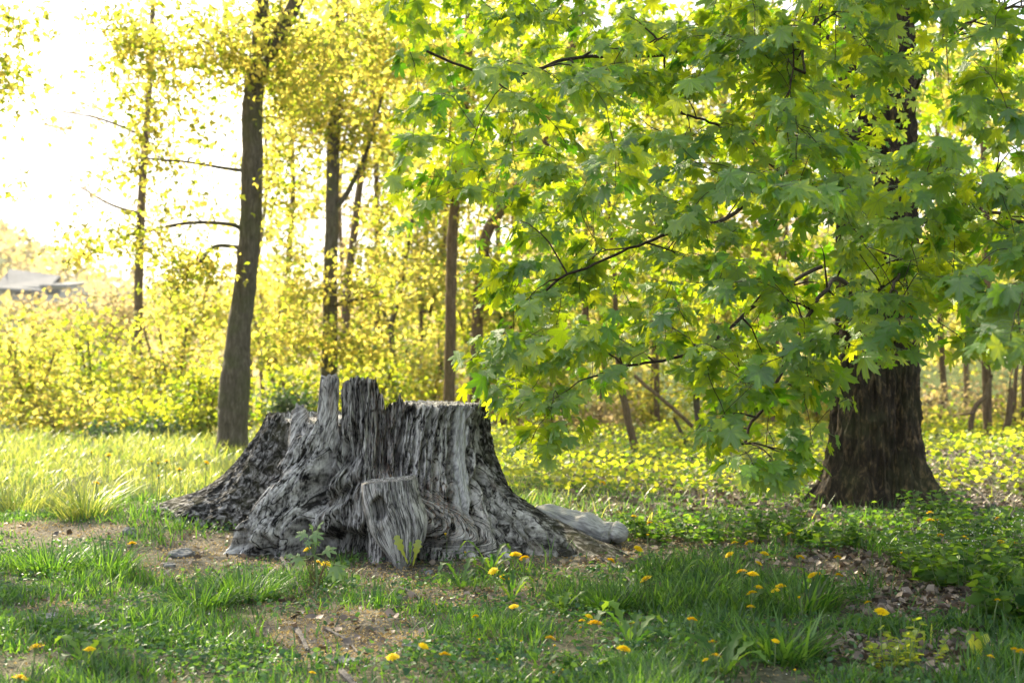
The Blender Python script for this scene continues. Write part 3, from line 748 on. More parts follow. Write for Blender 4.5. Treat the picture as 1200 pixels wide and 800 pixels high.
    for c in curves:
        d = c[-1]-c[-2]; d[2] *= .4; d /= np.linalg.norm(d)+1e-6
        side = np.cross(d, [0, 0, 1]); side /= np.linalg.norm(side)+1e-6
        nl = rng.integers(8, 13)
        for q in range(nl):
            s = 1 - (q//2)*.085 - R(0, .085)
            k_ = min(max(s, 0), 1)*(len(c)-1); i0 = min(int(k_), len(c)-2); b = c[i0]+(c[i0+1]-c[i0])*(k_-i0)
            sg = 1 if q % 2 else -1
            az = d*R(.1, .9) + side*sg*R(.3, 1.0) + rng.normal(size=3)*.18; az[2] = 0; az /= np.linalg.norm(az)+1e-6
            pl = R(.035, .12); e = b + az*pl + np.array([0, 0, -pl*R(0, .5)])
            dr = R(.35, 1.35)
            yd = az*cos(dr) + np.array([0, 0, -sin(dr)])
            P.append(e); B.append(b); Yd.append(yd); Nh.append(np.array([0, 0, 1.]) + az*R(.2, .7) + rng.normal(size=3)*.35); S.append(np.clip(rng.normal(.066, .018), .030, .110))
    P, Yd, Nh, S, B = map(np.array, (P, Yd, Nh, S, B))
    px, py = project(P)
    # keep the gap round the lower trunk open
    keep = ~((px > 955) & (py > 448) & (px < 1200)) | ((px > 955) & (px < 1015) & (py < 560) & (P[:, 1] < 6.6) & (rng.random(len(P)) < .5))
    P, Yd, Nh, S, B, px, py = [a[keep] for a in (P, Yd, Nh, S, B, px, py)]
    Rm = frames(Yd, Nh); n = len(P); rnd = np.clip(rng.beta(1.5, 1.6, n), 0, .999)
    # petioles for all near leaves
    pe = MB()
    near = P[:, 1] < 7.6
    for i_ in np.where(near)[0]:
        V, Fq = tube_vf(np.array([B[i_], (B[i_]+P[i_])/2 + [0, 0, .008], P[i_]]), .0013, 3); pe.add(V - base, Fq)
    pe.build('leaf_stalks', M['stem'], root)['kind'] = 'stuff'
    tw2 = MB(); tw2.V = [np.concatenate(tw.V) - base]; tw2.F = tw.F; tw2.U = tw.U; tw2.Rn = tw.Rn; tw2.n = tw.n
    o = tw2.build('twigs', M['twig'], root); o['kind'] = 'stuff'
    inside = (px > 20) & (px < 1180) & (py > 10) & (py < 790)
    size = S/P[:, 1]*inside*(.5+.5*np.abs((Rm[:, :, 2]*(P-np.array([0, 0, CAMH]))/np.linalg.norm(P-np.array([0, 0, CAMH]), axis=1)[:, None]).sum(1)))
    order = np.argsort(-size); big = order[:298]; rest = order[298:]
    protos = []
    for T in LEAF_HI:
        protos.append(mkmesh('leaf', T[0], T[1], uv=T[2], rnd=np.zeros(len(T[0]))))
    from mathutils import Matrix
    for q, i_ in enumerate(big):
        o = obj('leaf', protos[q % 6], M['maple'], root)
        Mx = Matrix.Identity(4)
        for a_ in range(3):
            for b_ in range(3): Mx[a_][b_] = float(Rm[i_, a_, b_]*S[i_])
            Mx[a_][3] = float(P[i_, a_]-base[a_])
        o.matrix_basis = Mx
    mb = MB()
    vid = rng.integers(0, 6, n)
    isnear = np.zeros(n, bool); isnear[rest] = True; hi = isnear & (P[:, 1] < 9); lo = isnear & ~hi
    for v in range(6):
        s_ = hi & (vid == v)
        if s_.any(): place(mb, LEAF_HI[v], P[s_]-base, Rm[s_], S[s_], rnd[s_])
    for v in range(3):
        s_ = lo & (vid % 3 == v)
        if s_.any(): place(mb, LEAF_LO[v], P[s_]-base, Rm[s_], S[s_], rnd[s_])
    # the crown beyond the frame and behind the trunk
    tips2 = []
    while len(tips2) < 250:
        q = np.array([R(-3.2, 8.5), R(5.0, 17.0), R(2.3, 10.5)])
        e = ((q[0]-3.6)/5.0)**2 + ((q[1]-11)/6.0)**2 + ((q[2]-5.6)/4.8)**2
        if e > 1 or e < .30: continue
        ppx, ppy = project(q)
        if 0 < ppx < 1250 and 0 < ppy < 600 and q[1] < 11: continue
        if 420 < ppy and q[1] >= 11: continue
        if ppx < 560 and ppy > -20: continue
        tips2.append(q)
    tips2 = np.array(tips2); tw3 = MB()
    cv = grow(tw3, nodes, nr, tips2, k=3, taper=.005, seg=5)
    tw3.V = [np.concatenate(tw3.V)-base]
    o = tw3.build('twigs', M['twig'], root); o['kind'] = 'stuff'
    E = np.repeat(tips2, 13, 0) + rng.normal(size=(len(tips2)*13, 3))*np.array([.24, .24, .10])
    az = rng.normal(size=(len(E), 3)); az[:, 2] = -np.abs(rng.normal(size=len(E)))*1.1
    Rm2 = frames(az, np.array([0, 0, 1.])+rng.normal(size=(len(E), 3))*.4); S2 = np.clip(rng.normal(.095, .02, len(E)), .05, .13)
    place(mb, LEAF_LO[0], E-base, Rm2, S2, np.clip(rng.beta(1.8, 2.0, len(E)), 0, .999))
    o = mb.build('foliage', M['maple'], root); o['kind'] = 'stuff'; o['label'] = 'mass of smaller and farther maple leaves'
maple()

# ------------------------------------------------------------------ trees of the background
def bgtree(name, label, cat, trunks, blobs, leafm='yellow', barkm='bark2', leaf=.085, group=None, per=15, k=8, spread=.17, limbs=5):
    """trunks: list of [(px,py,D,r px)], first point of the first one is the base; blobs: (px,py,D,rx px,ry px,n tips)"""
    b0 = trunks[0][0]; base = at(b0[0], b0[1], b0[2]); base[2] = gh(base[0], base[1])
    root = thing(name, base, label, cat, group)
    nodes, nr = [], []
    for ti, T in enumerate(trunks):
        Q = np.array([[*at(a, b, D), rp*D/F] for a, b, D, rp in T])
        if ti == 0: Q[0, 2] = base[2] - .15
        S = spline(Q, max(30, 9*len(T)))
        S[2:-1, :3] += np.cumsum(rng.normal(size=(len(S)-3, 3)), 0)*.004*np.array([1, 1, .2])
        S[:, 3] = np.maximum(S[:, 3], .006)
        kk = 20 if S[0, 3] > .08 else 8
        if kk == 20:
            S[:, 3] *= 1 + .22*np.exp(-(S[:, 2]-base[2])/.25)*(ti == 0)
        V, Fq = tube_vf(S[:, :3], S[:, 3], kk)
        if kk == 20: V = V + rng.normal(size=V.shape)*.004
        MB().add(V-base, Fq).build('trunk' if ti == 0 else 'limb', M[barkm], root)
        nodes.append(S[3:, :3]); nr.append(S[3:, 3])
    nodes = np.concatenate(nodes); nr = np.concatenate(nr)
    tips = []
    for (px, py, D, rx, ry, nt) in blobs:
        c = at(px, py, D); sx, sz = rx*D/F, ry*D/F; sy = min(max(sx, .5), 3.0)
        q = rng.normal(size=(nt, 3)); q /= np.linalg.norm(q, axis=1)[:, None]; q *= (R(0, 1, nt)**.45)[:, None]
        tips.append(c + q*np.array([sx, sy, sz]))
    tips = np.concatenate(tips)
    tw = MB(); grow(tw, nodes, nr, tips, k=3, taper=.009, seg=5, wiggle=.2, maxr=.05)
    tw.V = [np.concatenate(tw.V)-base]
    o = tw.build('twigs', M['twig'] if barkm != 'bark3' else M['bark3'], root); o['kind'] = 'stuff'
    if per:
        per = int(per*1.6); E = np.repeat(tips, per, 0) + rng.normal(size=(len(tips)*per, 3))*np.array([spread, spread, spread*.6])
        az = rng.normal(size=(len(E), 3)); az[:, 2] = -np.abs(rng.normal(size=len(E)))*.9
        Rm = frames(az, np.array([0, 0, 1.])+rng.normal(size=(len(E), 3))*.6); S = R(leaf*.5, leaf*1.5, len(E))
        mb = MB(); place(mb, LEAF_BG, E-base, Rm, S, R(0, .999, len(E)))
        mb.build('crown', M[leafm], root)
    return root

bgtree('tree', 'grey-brown forked tree with a swollen lower trunk behind the left end of the stump', 'tree',
       [[(271,535,18,17.5),(273,500,18,16.5),(275,458,18,18),(279,400,18,14.5),(290,300,18,12.5),(294,215,18,12.5),(294,130,18,12),(297,95,18,11)],
        [(297,100,18,10),(318,62,17.9,8),(340,20,17.8,8),(372,-60,17.7,7),(430,-200,17.4,5)],
        [(296,100,18,11),(305,40,18,9),(300,-60,17.8,8),(270,-260,17.3,5)],
        [(289,270,18,3),(262,262,17.9,2.4),(215,262,17.7,2),(150,275,17.5,1.5)],
        [(291,200,18,2.5),(270,198,17.9,2),(225,190,17.6,1.5),(170,185,17.3,1)],
        [(283,290,18,2.6),(250,290,17.9,2.2),(225,320,17.7,1.6),(200,350,17.6,1)]],
       [(235,55,17.6,120,65,85),(335,50,17.8,110,65,80),(150,40,17,60,40,20),(160,110,17.4,60,40,16),(205,150,17.6,60,40,20),(150,190,17.4,60,30,10),(150,275,17.4,70,22,22),(90,300,17.4,40,14,6),
        (215,310,17.6,50,30,26),(330,215,17.8,35,30,10),(360,110,17.8,60,60,24),(225,230,17.6,70,30,10),(430,-400,17.3,260,220,70)], 'yellow', 'bark2', .075)
bgtree('tree', 'straight slim brown trunk rising behind the thin splinter of the stump', 'tree',
       [[(383,528,23,10),(385,440,23,9.5),(387,300,23,8),(391,180,23,7.5),(393,120,23,7),(397,0,23,7),(402,-200,23,6)],
        [(387,360,23,3),(410,352,22.8,2.5),(445,345,22.6,1.5)],[(388,250,23,4),(410,220,23,3),(432,170,23,2.4),(450,100,23,1.5)],
        [(386,400,23,3),(350,395,22.9,2),(320,380,22.8,1.3)]],
       [(395,50,23,80,70,110),(420,150,23,60,55,60),(365,130,23,50,50,50),(470,60,23,50,60,40),(330,170,23,40,40,20),(440,330,22.6,60,45,34),(360,330,22.6,45,50,26),(350,400,22.4,45,40,28),(420,400,22.6,50,35,30),(330,270,23,28,30,10),(440,250,23,40,30,14)],
       'yellow', 'bark2', .085)
bgtree('tree', 'narrow straight tree standing right of the broad splinter, cut off by maple leaves above', 'tree',
       [[(526,530,24,6.8),(528,400,24,6.6),(531,280,24,6.2),(545,140,24,5.5),(552,0,24,5),(560,-120,24,4)]],
       [(540,90,24,80,70,60),(510,210,24,40,50,24),(560,200,24,50,60,34),(500,50,24,50,50,26)], 'yellow', 'bark3', .095)
bgtree('tree', 'leaning brown tree half hidden by the left edge of the maple leaves', 'tree',
       [[(556,528,26,9),(558,400,26,7),(566,290,26,6.8),(582,250,26,6.5),(606,220,26,6.5),(632,180,26,6.5),(655,110,26,6),(690,-40,26,5)]],
       [(640,90,26,90,90,90),(600,210,26,60,50,36),(660,250,26,60,70,44),(560,330,26,40,50,24)], 'yellow', 'bark3', .1)
bgtree('tree', 'tall thin pale tree standing alone against the bright sky at the left', 'tree',
       [[(158,500,34,5),(163,300,34,5),(168,200,34,4.5),(176,90,34,3.5),(182,-40,34,2.5)],
        [(165,250,34,2),(130,240,34,1.5),(95,220,34,1)],[(170,160,34,2),(120,140,34,1.4),(70,130,34,1)]],
       [(170,60,34,40,60,26),(95,130,34,50,30,14),(150,170,34,60,30,16),(110,225,34,45,25,8),(190,250,34,40,30,9)], 'pale', 'bark3', .10, per=9)
bgtree('tree', 'small dark stem with a bent branch right of the two slim trunks', 'tree',
       [[(461,520,27,4),(461,440,27,4),(457,385,27,3.6),(468,340,27,3),(482,250,27,2)],[(457,385,27,2.5),(440,345,27,2),(410,330,27,1.4)]],
       [(470,300,27,50,50,26),(440,420,27,40,40,14)], 'yellow', 'bark2', .1)
bgtree('tree', 'thin trunk close behind the straight slim brown trunk', 'tree',
       [[(404,520,30,6),(408,420,30,5.5),(404,350,30,5),(420,220,30,4),(440,80,30,3)]],
       [(430,90,30,60,70,40),(470,160,30,40,50,20)], 'yellow', 'bark3', .11)
bgtree('sapling', 'slender reddish sapling leaning left in the sunny clearing right of the stump', 'sapling',
       [[(748,548,18,5),(743,520,18,5),(735,480,18,4.6),(728,430,18,4),(724,330,18,3),(715,200,18,2)],[(812,500,17.6,2.5),(780,470,17.7,2.2),(745,440,17.9,2)]],
       [(720,220,18,70,90,40),(790,330,18,50,60,14)], 'green', 'bark3', .09)
bgtree('tree', 'straight brown trunk between the maple and the right edge, behind the dark bank', 'tree',
       [[(1157,546,23,5),(1157,500,23,5),(1156,455,23,5.5),(1154,300,23,5),(1150,100,23,4)]],
       [(1150,90,23,110,90,60),(1160,330,23,60,60,12)], 'yellow', 'bark3', .095)
bgtree('sapling', 'crooked dark stem left of the straight brown trunk at the right', 'sapling',
       [[(1137,525,22.4,3.5),(1138,500,22.4,3.5),(1142,478,22.4,3),(1155,462,22.4,2.6),(1162,440,22.4,2)],[(1142,482,22.4,1.6),(1136,485,22.3,1.4),(1128,486,22.2,1)]],
       [(1160,400,22.4,40,30,8)], 'yellow', 'bark3', .09)
bgtree('sapling', 'forked dark stem right of the straight brown trunk at the right', 'sapling',
       [[(1175,545,22.6,3.5),(1175,512,22.6,3.6),(1180,490,22.6,4),(1183,455,22.6,3)],[(1166,546,22.6,2.5),(1167,520,22.6,2.8),(1177,505,22.6,2.8)]],
       [(1185,400,22.6,40,30,8)], 'yellow', 'bark3', .09)
bgtree('sapling', 'thin dark stem at the right edge of the wood', 'sapling',
       [[(1187,530,25,2.6),(1187,480,25,2.6),(1190,420,25,2)],[(1199,530,25,3),(1200,480,25,3),(1200,420,25,2)]],
       [(1190,380,25,40,40,10)], 'yellow', 'bark3', .09)
bgtree('tree', 'dim trunk in the far wood left of the leaning sapling', 'tree',
       [[(678,528,27,5),(680,480,27,5),(684,420,27,4.5),(690,250,27,4)],[(702,530,27.5,2.5),(703,480,27.5,2.5),(706,420,27.5,2)]],
       [(700,180,27,100,90,60),(690,330,27,70,50,16)], 'yellow', 'bark3', .1)
bgtree('bush', 'dense bush with dark base under the hanging maple leaves left of the maple trunk', 'bush',
       [[(824,548,19.5,6),(822,520,19.5,6),(816,470,19.5,4),(806,400,19.5,2)],[(824,545,19.5,4),(834,500,19.5,3),(850,440,19.5,2)],[(822,545,19.5,4),(806,520,19.5,3),(790,490,19.5,2)]],
       [(822,520,19.5,45,14,14),(830,430,19.5,60,50,26),(860,370,19.5,60,60,20)], 'green', 'bark2', .085)
# a row of trees that fills the wood behind the maple
kinds = [('pale yellow', 'yellow'), ('yellow-green', 'green')]
for i, (px, D, w) in enumerate([(770, 28, 6), (850, 31, 7), (905, 26, 5), (955, 33, 7), (1110, 30, 6), (1230, 27, 7), (620, 33, 6), (1300, 22, 7)]):
    lab = ['tree in the far wood seen through the maple leaves above the bush', 'tree in the far wood behind the dense bush', 'slim tree in the far wood left of the maple trunk', 'tree in the far wood close behind the maple trunk',
           'tree in the far wood right of the maple trunk', 'tree at the right edge of the far wood', 'tree in the far wood beyond the leaning brown tree', 'near tree outside the right edge shading the bank'][i]
    bgtree('tree', lab, 'tree', [[(px, 530, D, w*.7), (px+R(-8, 8), 430, D, w*.6), (px+R(-20, 20), 200, D, w*.45), (px+R(-30, 30), -50, D, w*.3)]],
           [(px, 120, D, 90, 140, 120), (px+R(-30, 30), 330, D, 70, 80, 60), (px, -60, D, 80, 60, 14)], 'yellow' if i % 3 else 'green', 'bark3', .12, group='trees of the far wood')
for i, (px, D, lab) in enumerate([(330, 37, 'far tree between the swollen trunk and the straight slim trunk'), (450, 35, 'far tree right of the straight slim trunk'), (520, 39, 'far tree behind the narrow straight tree'), (590, 36, 'far tree between the narrow tree and the leaning tree'), (700, 38, 'far tree behind the leaning sapling')]):
    bgtree('tree', lab, 'tree', [[(px, 525, D, 4), (px+R(-8, 8), 400, D, 3.4), (px+R(-20, 20), 200, D, 2.8), (px+R(-30, 30), -50, D, 2)]],
           [(px, 60, D, 75, 100, 80), (px+10, 200, D, 65, 70, 40), (px-10, 360, D, 55, 70, 40)], 'yellow', 'bark3', .135, group='trees of the far wood')
for i, (px, D, lab) in enumerate([(300, 55, 'pale far tree right of the swollen trunk'), (400, 58, 'pale far tree behind the straight slim trunk'), (490, 54, 'pale far tree left of the narrow straight tree'), (600, 57, 'pale far tree behind the leaning tree'), (760, 52, 'pale far tree behind the maple leaves left of the trunk'), (900, 56, 'pale far tree behind the middle of the maple leaves'), (1130, 54, 'pale far tree behind the right part of the maple leaves')]):
    bgtree('tree', lab, 'tree', [[(px, 515, D, 4), (px+R(-8, 8), 400, D, 3), (px+R(-20, 20), 200, D, 2), (px+R(-30, 30), 60, D, 1.5)]],
           [(px, 110, D, 70, 90, 50 if px > 330 else 14), (px+10, 250, D, 70, 80, 46 if px > 330 else 20), (px-10, 390, D, 70, 70, 46)], 'pale' if i % 2 else 'yellow', 'bark3', .20, group='pale trees farthest off', spread=.42)
# unseen tree added to shade the clearing, its crown kept above the frame
def shade_crown(name, label, base, hgt, blobs, leafm='yellow', r=.2, per=18, leaf=.10):
    b = np.array([base[0], base[1], float(gh(base[0], base[1]))]); root = thing(name, b, label, 'tree')
    Q = np.array([[b[0], b[1], b[2]-.1, r], [b[0]+.1, b[1], hgt*.5, r*.75], [b[0]-.1, b[1]-.1, hgt*.9, r*.4]]); S = spline(Q, 40)
    V, Fq = tube_vf(S[:, :3], S[:, 3], 14); MB().add(V-b, Fq).build('trunk', M['bark2'], root)
    tips = []
    for (c, rad, nt) in blobs:
        q = rng.normal(size=(nt, 3)); q /= np.linalg.norm(q, axis=1)[:, None]; q *= (R(0, 1, nt)**.4)[:, None]; tips.append(np.array(c)+q*np.array(rad))
    tips = np.concatenate(tips)
    px, py = project(tips); keep = ~((py > -25) & (px > -20) & (px < 1220)); tips = tips[keep]
    tw = MB(); grow(tw, S[15:, :3], S[15:, 3], tips, k=3, taper=.006, seg=5, maxr=.06); tw.V = [np.concatenate(tw.V)-b]
    o = tw.build('twigs', M['twig'], root); o['kind'] = 'stuff'
    E = np.repeat(tips, per, 0) + rng.normal(size=(len(tips)*per, 3))*np.array([.32, .32, .15])
    px, py = project(E); E = E[~((py > -5) & (px > -10) & (px < 1210))]
    az = rng.normal(size=(len(E), 3)); az[:, 2] = -np.abs(rng.normal(size=len(E)))*.9
    mb = MB(); place(mb, LEAF_BG, E-b, frames(az, np.array([0, 0, 1.])+rng.normal(size=(len(E), 3))*.6), R(leaf*.8, leaf*1.4, len(E)), R(0, .999, len(E)))
    mb.build('crown', M[leafm], root)
shade_crown('tree', 'unseen tree added outside the left edge, its crown above the picture shading the clearing', (-6.9, 13.5), 13, [((-4.9, 14.2, 8.6), (2.9, 2.8, 2.8), 330), ((-4.6, 16.0, 11.5), (3.4, 2.6, 2.4), 200)], 'green')

# ------------------------------------------------------------------ shrubs on the left slope and in the wood
SH = [  # px, py centre, D, rx, ry, tips, leaf material, label
 (30,440,24,62,60,60,'yellow','yellow bush at the left edge of the picture beyond the meadow'),
 (110,430,27,66,70,70,'green','broad yellow-green bush with dark slanting stems left of the swollen trunk'),
 (200,420,26,60,75,70,'yellow','tall yellow bush just left of the swollen trunk'),
 (240,470,22.5,34,42,40,'green','low green bush at the foot of the swollen trunk'),
 (165,485,23.5,60,36,50,'green','low bush between the yellow bushes and the meadow'),
 (70,490,22.8,60,30,44,'yellow','low yellow bush left of the meadow edge'),
 (120,368,42,110,30,70,'pale','pale cream bush in blossom below the far house'),
 (40,400,38,70,40,46,'yellow','yellow treetop below the far house at the left edge'),
 (225,355,36,60,40,50,'yellow','rounded yellow treetop beside the swollen trunk'),
 (340,470,25,46,45,50,'green','yellow-green bush behind the left lobe of the stump'),
 (430,455,26,50,45,50,'green','yellow-green bush between the stump splinters and the small dark stem'),
 (500,440,29,50,60,56,'yellow','yellow bush behind the flat sawn top of the stump'),
 (600,460,28,60,50,56,'pale','pale sunlit bush behind the right shoulder of the stump'),
 (680,490,27,60,30,46,'pale','pale flowering bush beside the far dim trunk'),
 (760,470,29,60,45,50,'yellow','yellow bush behind the leaning sapling'),
 (880,480,27,60,40,46,'yellow','yellow bush left of the maple trunk in the far wood'),
 (960,470,30,60,50,46,'yellow','yellow bush directly behind the maple trunk'),
 (1095,490,27,50,40,56,'pale','cream bush right of the maple trunk'),
 (1170,490,28,50,45,60,'pale','cream bush behind the straight brown trunk'),
 (1060,505,24,36,24,40,'yellow','low yellow bush just right of the maple trunk'),
 (1125,512,25,44,24,44,'green','low yellow-green bush left of the straight brown trunk'),
 (1195,508,25,40,26,40,'yellow','low yellow bush at the right edge behind the bank'),
 (1250,480,26,60,50,40,'yellow','yellow bush outside the right edge'),
 (560,390,34,80,80,56,'green','tall green thicket far behind the two brown trees'),
 (500,300,33,50,70,60,'yellow','high yellow thicket right of the straight slim trunk'),
 (590,330,32,50,60,50,'green','high yellow-green thicket behind the leaning tree'),
 (640,440,25,50,50,44,'green','yellow-green bush behind the low maple leaves right of the stump'),
 (320,380,34,60,70,46,'yellow','tall yellow thicket far behind the swollen trunk'),
]
for (px, py, D, rx, ry, nt, mt, lab) in SH:
    g = at(px, 545, D)
    st = []
    for s in range(4):
        dx = R(-1, 1)*rx*.5
        st.append([(px+dx*.15, py+ry*.95, D, 2.6), (px+dx*.6, py+ry*.3, D, 2.0), (px+dx*1.2, py-ry*.5, D, 1.0)])
    bgtree('bush', lab, 'bush', st, [(px, py, D, rx, ry, nt), (px+R(-20,20), py+ry*.4, D-.5, rx*.8, ry*.5, nt//3)], mt, 'bark3', .085*max(1, D/26), group=None, per=19, spread=.26)
for (px, py, D, rx, ry, lab) in [(125,512,21.5,18,10,'small dark evergreen shrub below the slanting stems'), (188,510,21.5,26,13,'wider dark evergreen shrub left of the swollen trunk'), (338,478,23,20,14,'dark evergreen shrub just over the bark lobe of the stump')]:
    bgtree('shrub', lab, 'shrub', [[(px, py+ry, D, 1.5), (px, py, D, 1)]], [(px, py, D, rx, ry, 26)], 'dark', 'bark2', .06, per=26, spread=.16)
# leafy branches that enter from the left edge: a tree of its own
bgtree('tree', 'tree mostly outside the top left corner, its leafy twigs hanging at the edge', 'tree',
       [[(-190,540,16,16),(-180,300,16,14),(-160,0,16,10),(-150,-200,16,7)],[(-170,100,16,5),(-90,40,16,3.5),(-10,10,16,2)],[(-175,200,16,5),(-100,110,16,3),(-20,90,16,1.6)]],
       [(0,30,16,38,26,16),(8,95,16,22,34,16),(-60,40,16,60,50,22),(-40,150,16,26,30,7),(2,150,16,8,8,2),(-4,215,16,8,5,2)], 'yellow', 'bark2', .075, per=14, spread=.2)

# ------------------------------------------------------------------ far hillside and house
def hillwood():
    mb = MB(); n = 42000
    x = R(-190, 190, n); y = R(70, 330, n)**1.0
    z = gh(x, y)
    # crowns as clouds of leaf clumps
    E = np.stack([x, y, z + np.abs(noise(x*.09, y*.09, 2))*9 + R(0, 3.5, n)], -1)
    hp_, hq_ = project(E); kk = ~((y < 153) & (hp_ < 102) & (hp_ > -20) & (hq_ < 352)); E = E[kk]; x = x[kk]; y = y[kk]; n = len(E)
    az = rng.normal(size=(n, 3)); Rm = frames(az, rng.normal(size=(n, 3)))
    place(mb, LEAF_BG, E, Rm, R(.6, 1.5, n), np.clip(.5 + .9*noise(x*.05, y*.05, 7) + R(-.2, .2, n), 0, .999))
    o = mb.build('hillside_wood', M['pale']); tag(o, 'pale hazy spring woodland covering the far hillside', 'woodland', kind='stuff')
hillwood()
def house():
    D = 150; p0 = at(2, 350, D); w = 88*D/F; root = thing('house', (p0[0]+w*.45, D, p0[2]-1.5), 'long low white house with grey roof on the far hillside at the left edge', 'house')
    def bx(name, x0, x1, y0, y1, z0, z1, mat, parent=root):
        V = np.array([[x, y, z] for z in (z0, z1) for y in (y0, y1) for x in (x0, x1)], float)
        Fq = np.array([[0,2,3,1],[4,5,7,6],[0,1,5,4],[2,6,7,3],[0,4,6,2],[1,3,7,5]])
        return MB().add(V, Fq).build(name, mat, parent, False)
    s = D/F
    wa = bx('wall', -44*s, 26*s, 0, 8, -1, 1.5+14*s, M['wall'])
    # two-pitch roof, low slope, ridge sinks to the right
    def roof(x0, x1, ze0, ze1, zr0, zr1, y0, y1, th=.25):
        V = np.array([[x0,y0,ze0],[x1,y0,ze1],[x0,(y0+y1)/2,zr0],[x1,(y0+y1)/2,zr1],[x0,y1,ze0],[x1,y1,ze1]], float); W = V - [0, 0, th]
        Fq = np.array([[0,1,3,2],[2,3,5,4],[6,8,9,7],[8,10,11,9],[0,6,7,1],[4,5,11,10],[0,2,8,6],[2,4,10,8],[1,7,9,3],[3,9,11,5]])
        return MB().add(np.concatenate([V, W]), Fq).build('roof', M['roof'], root, False)
    rf = roof(-46*s, 14*s, 1.6+12*s, 1.6+8*s, 1.7+36*s, 1.7+28*s, -.6, 8.6)
    bx('wing', 12*s, 42*s, -1.5, 6, -1, 1.5+16*s, M['wall'])
    V = np.array([[11*s,-1.9,1.5+15*s],[43*s,-1.9,1.5+15*s],[43*s,6.4,1.5+24*s],[11*s,6.4,1.5+24*s]]); W = V-[0,0,.25]
    MB().add(np.concatenate([V, W]), np.array([[0,1,2,3],[4,7,6,5],[0,4,5,1],[1,5,6,2],[2,6,7,3],[3,7,4,0]])).build('wing_roof', M['roof'], root, False)
    for x0 in (-36, -24, -12, 0): 
        o = bx('window', x0*s, (x0+7)*s, -.05, .05, 1.5+2*s, 1.5+9*s, M['glass'])
    bx('window', 18*s, 34*s, -1.55, -1.45, 1.5+4*s, 1.5+10*s, M['glass'])
house()

# ------------------------------------------------------------------ grass
def blade_batch(n, P, h, w, az, lean, curve):
    """tapered three segment blades -> 7 verts, 5 faces (as tris)"""
    t = np.array([0, .35, .7, 1.0])
    d = np.stack([np.cos(az), np.sin(az), np.zeros(n)], -1); s = np.stack([-np.sin(az), np.cos(az), np.zeros(n)], -1)
    V = []
    for k_, tt in enumerate(t):
        off = (lean*tt + curve*tt*tt)*h
        c = P + d*off[:, None] + np.array([0, 0, 1.])*(h*tt*np.sqrt(np.clip(1-(lean*.6+curve*tt*.6)**2, .1, 1)))[:, None]
        ww = (w*(1, .9, .6, 0)[k_])[:, None]
        if k_ < 3: V += [c - s*ww, c + s*ww]
        else: V += [c]
    V = np.stack(V, 1); b = (np.arange(n)*7)[:, None]
    Fq = np.concatenate([b+np.array([0,1,3,2]), b+np.array([2,3,5,4])]); Ft = b+np.array([4,5,6])
    return V.reshape(-1, 3), Fq, Ft
def grass_mb(mb, x, y, hmul, wmul, rlo=0, rhi=.999, sink=.01, lean=(.05, .7), curve=(0, .7)):
    n = len(x); P = np.stack([x, y, gh(x, y)-sink], -1)
    h = hmul*R(.55, 1.3, n); V, Fq, Ft = blade_batch(n, P, h, wmul*R(.7, 1.3, n), R(0, 2*pi, n), R(*lean, n), R(*curve, n))
    rn = np.repeat(np.clip(R(rlo, rhi, n), 0, .999), 7)
    mb.add(V, Fq, rnd=rn); mb.F.setdefault(3, []).append(Ft + (mb.n-len(V)))
def scatter(n, x0, x1, y0, y1):
    """more points near the camera, inside the view cone with a margin"""
    y = y0*(y1/y0)**rng.random(n); x = R(-1, 1, n)*(y*.42+.5); return x, y
# foreground
def in_stump(x, y, grow_=1.0):
    dx, dy = x-SC[0], y-SC[1]; ph = np.degrees(np.arctan2(dx, -dy)); return np.hypot(dx, dy) < interp_per(ph, RB)*grow_
mb = MB()
x, y = scatter(165000, 0, 0, 4.2, 13.0)
b = bare_at(x, y); pxx, pyy = px_of_ground(x, y)
tuft = fbm(x*1.6, y*1.6, 4.0, 3)
dens = np.clip(.48 + .95*tuft, .02, 1)*(1-b)**1.5
dens *= 1 - .72*sm(600, 760, pxx)*sm(668, 630, pyy)          # thinner under the maple
dens *= 1 - .35*sm(520, 440, pxx)*sm(200, 320, pxx)*sm(690, 740, pyy)
k = (rng.random(len(x)) < dens) & ~in_stump(x, y, .93)
x, y, tuft, pxx = x[k], y[k], tuft[k], pxx[k]
hm = .062*(1 + 1.3*np.clip(tuft, -.45, 1))*(1+.25*sm(500, 900, pxx))
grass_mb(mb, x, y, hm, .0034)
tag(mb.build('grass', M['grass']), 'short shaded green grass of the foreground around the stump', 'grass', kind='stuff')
# dry blades
mb = MB(); x, y = scatter(9000, 0, 0, 4.2, 11); k = ~in_stump(x, y, .97) & (rng.random(len(x)) < .35+.6*bare_at(x, y)); x, y = x[k], y[k]
grass_mb(mb, x, y, np.full(len(x), .05), .0018, lean=(.6, 1.4), curve=(.3, 1)); tag(mb.build('dry_grass', M['grass_dry']), 'straw coloured dry grass blades lying over the bare soil', 'dry grass', kind='stuff')
# sunlit meadow left and behind
mb = MB(); n = 90000; y = 9.6*(24/9.6)**rng.random(n); x = R(-1, 1, n)*(y*.42+.6)
px_, py_ = px_of_ground(x, y); tf = fbm(x*.9, y*.9, 9., 2)
lf = sm(620, 380, px_); d_ = (.25+.75*lf)*sm(9.8, 11.2, y + 1.2*tf)*(1-.9*bare_at(x, y))*np.clip(.75+.6*tf, .1, 1)
d_ *= 1-.85*sm(620, 720, px_)
k = (rng.random(n) < d_) & ~in_stump(x, y, 1.0); x, y, tf = x[k], y[k], tf[k]
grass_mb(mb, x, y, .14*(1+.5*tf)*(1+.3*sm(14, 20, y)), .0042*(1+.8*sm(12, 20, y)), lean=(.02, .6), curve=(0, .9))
tag(mb.build('meadow_grass', M['grass_sun']), 'tall sunlit yellow-green meadow grass left of and behind the stump', 'grass', kind='stuff')

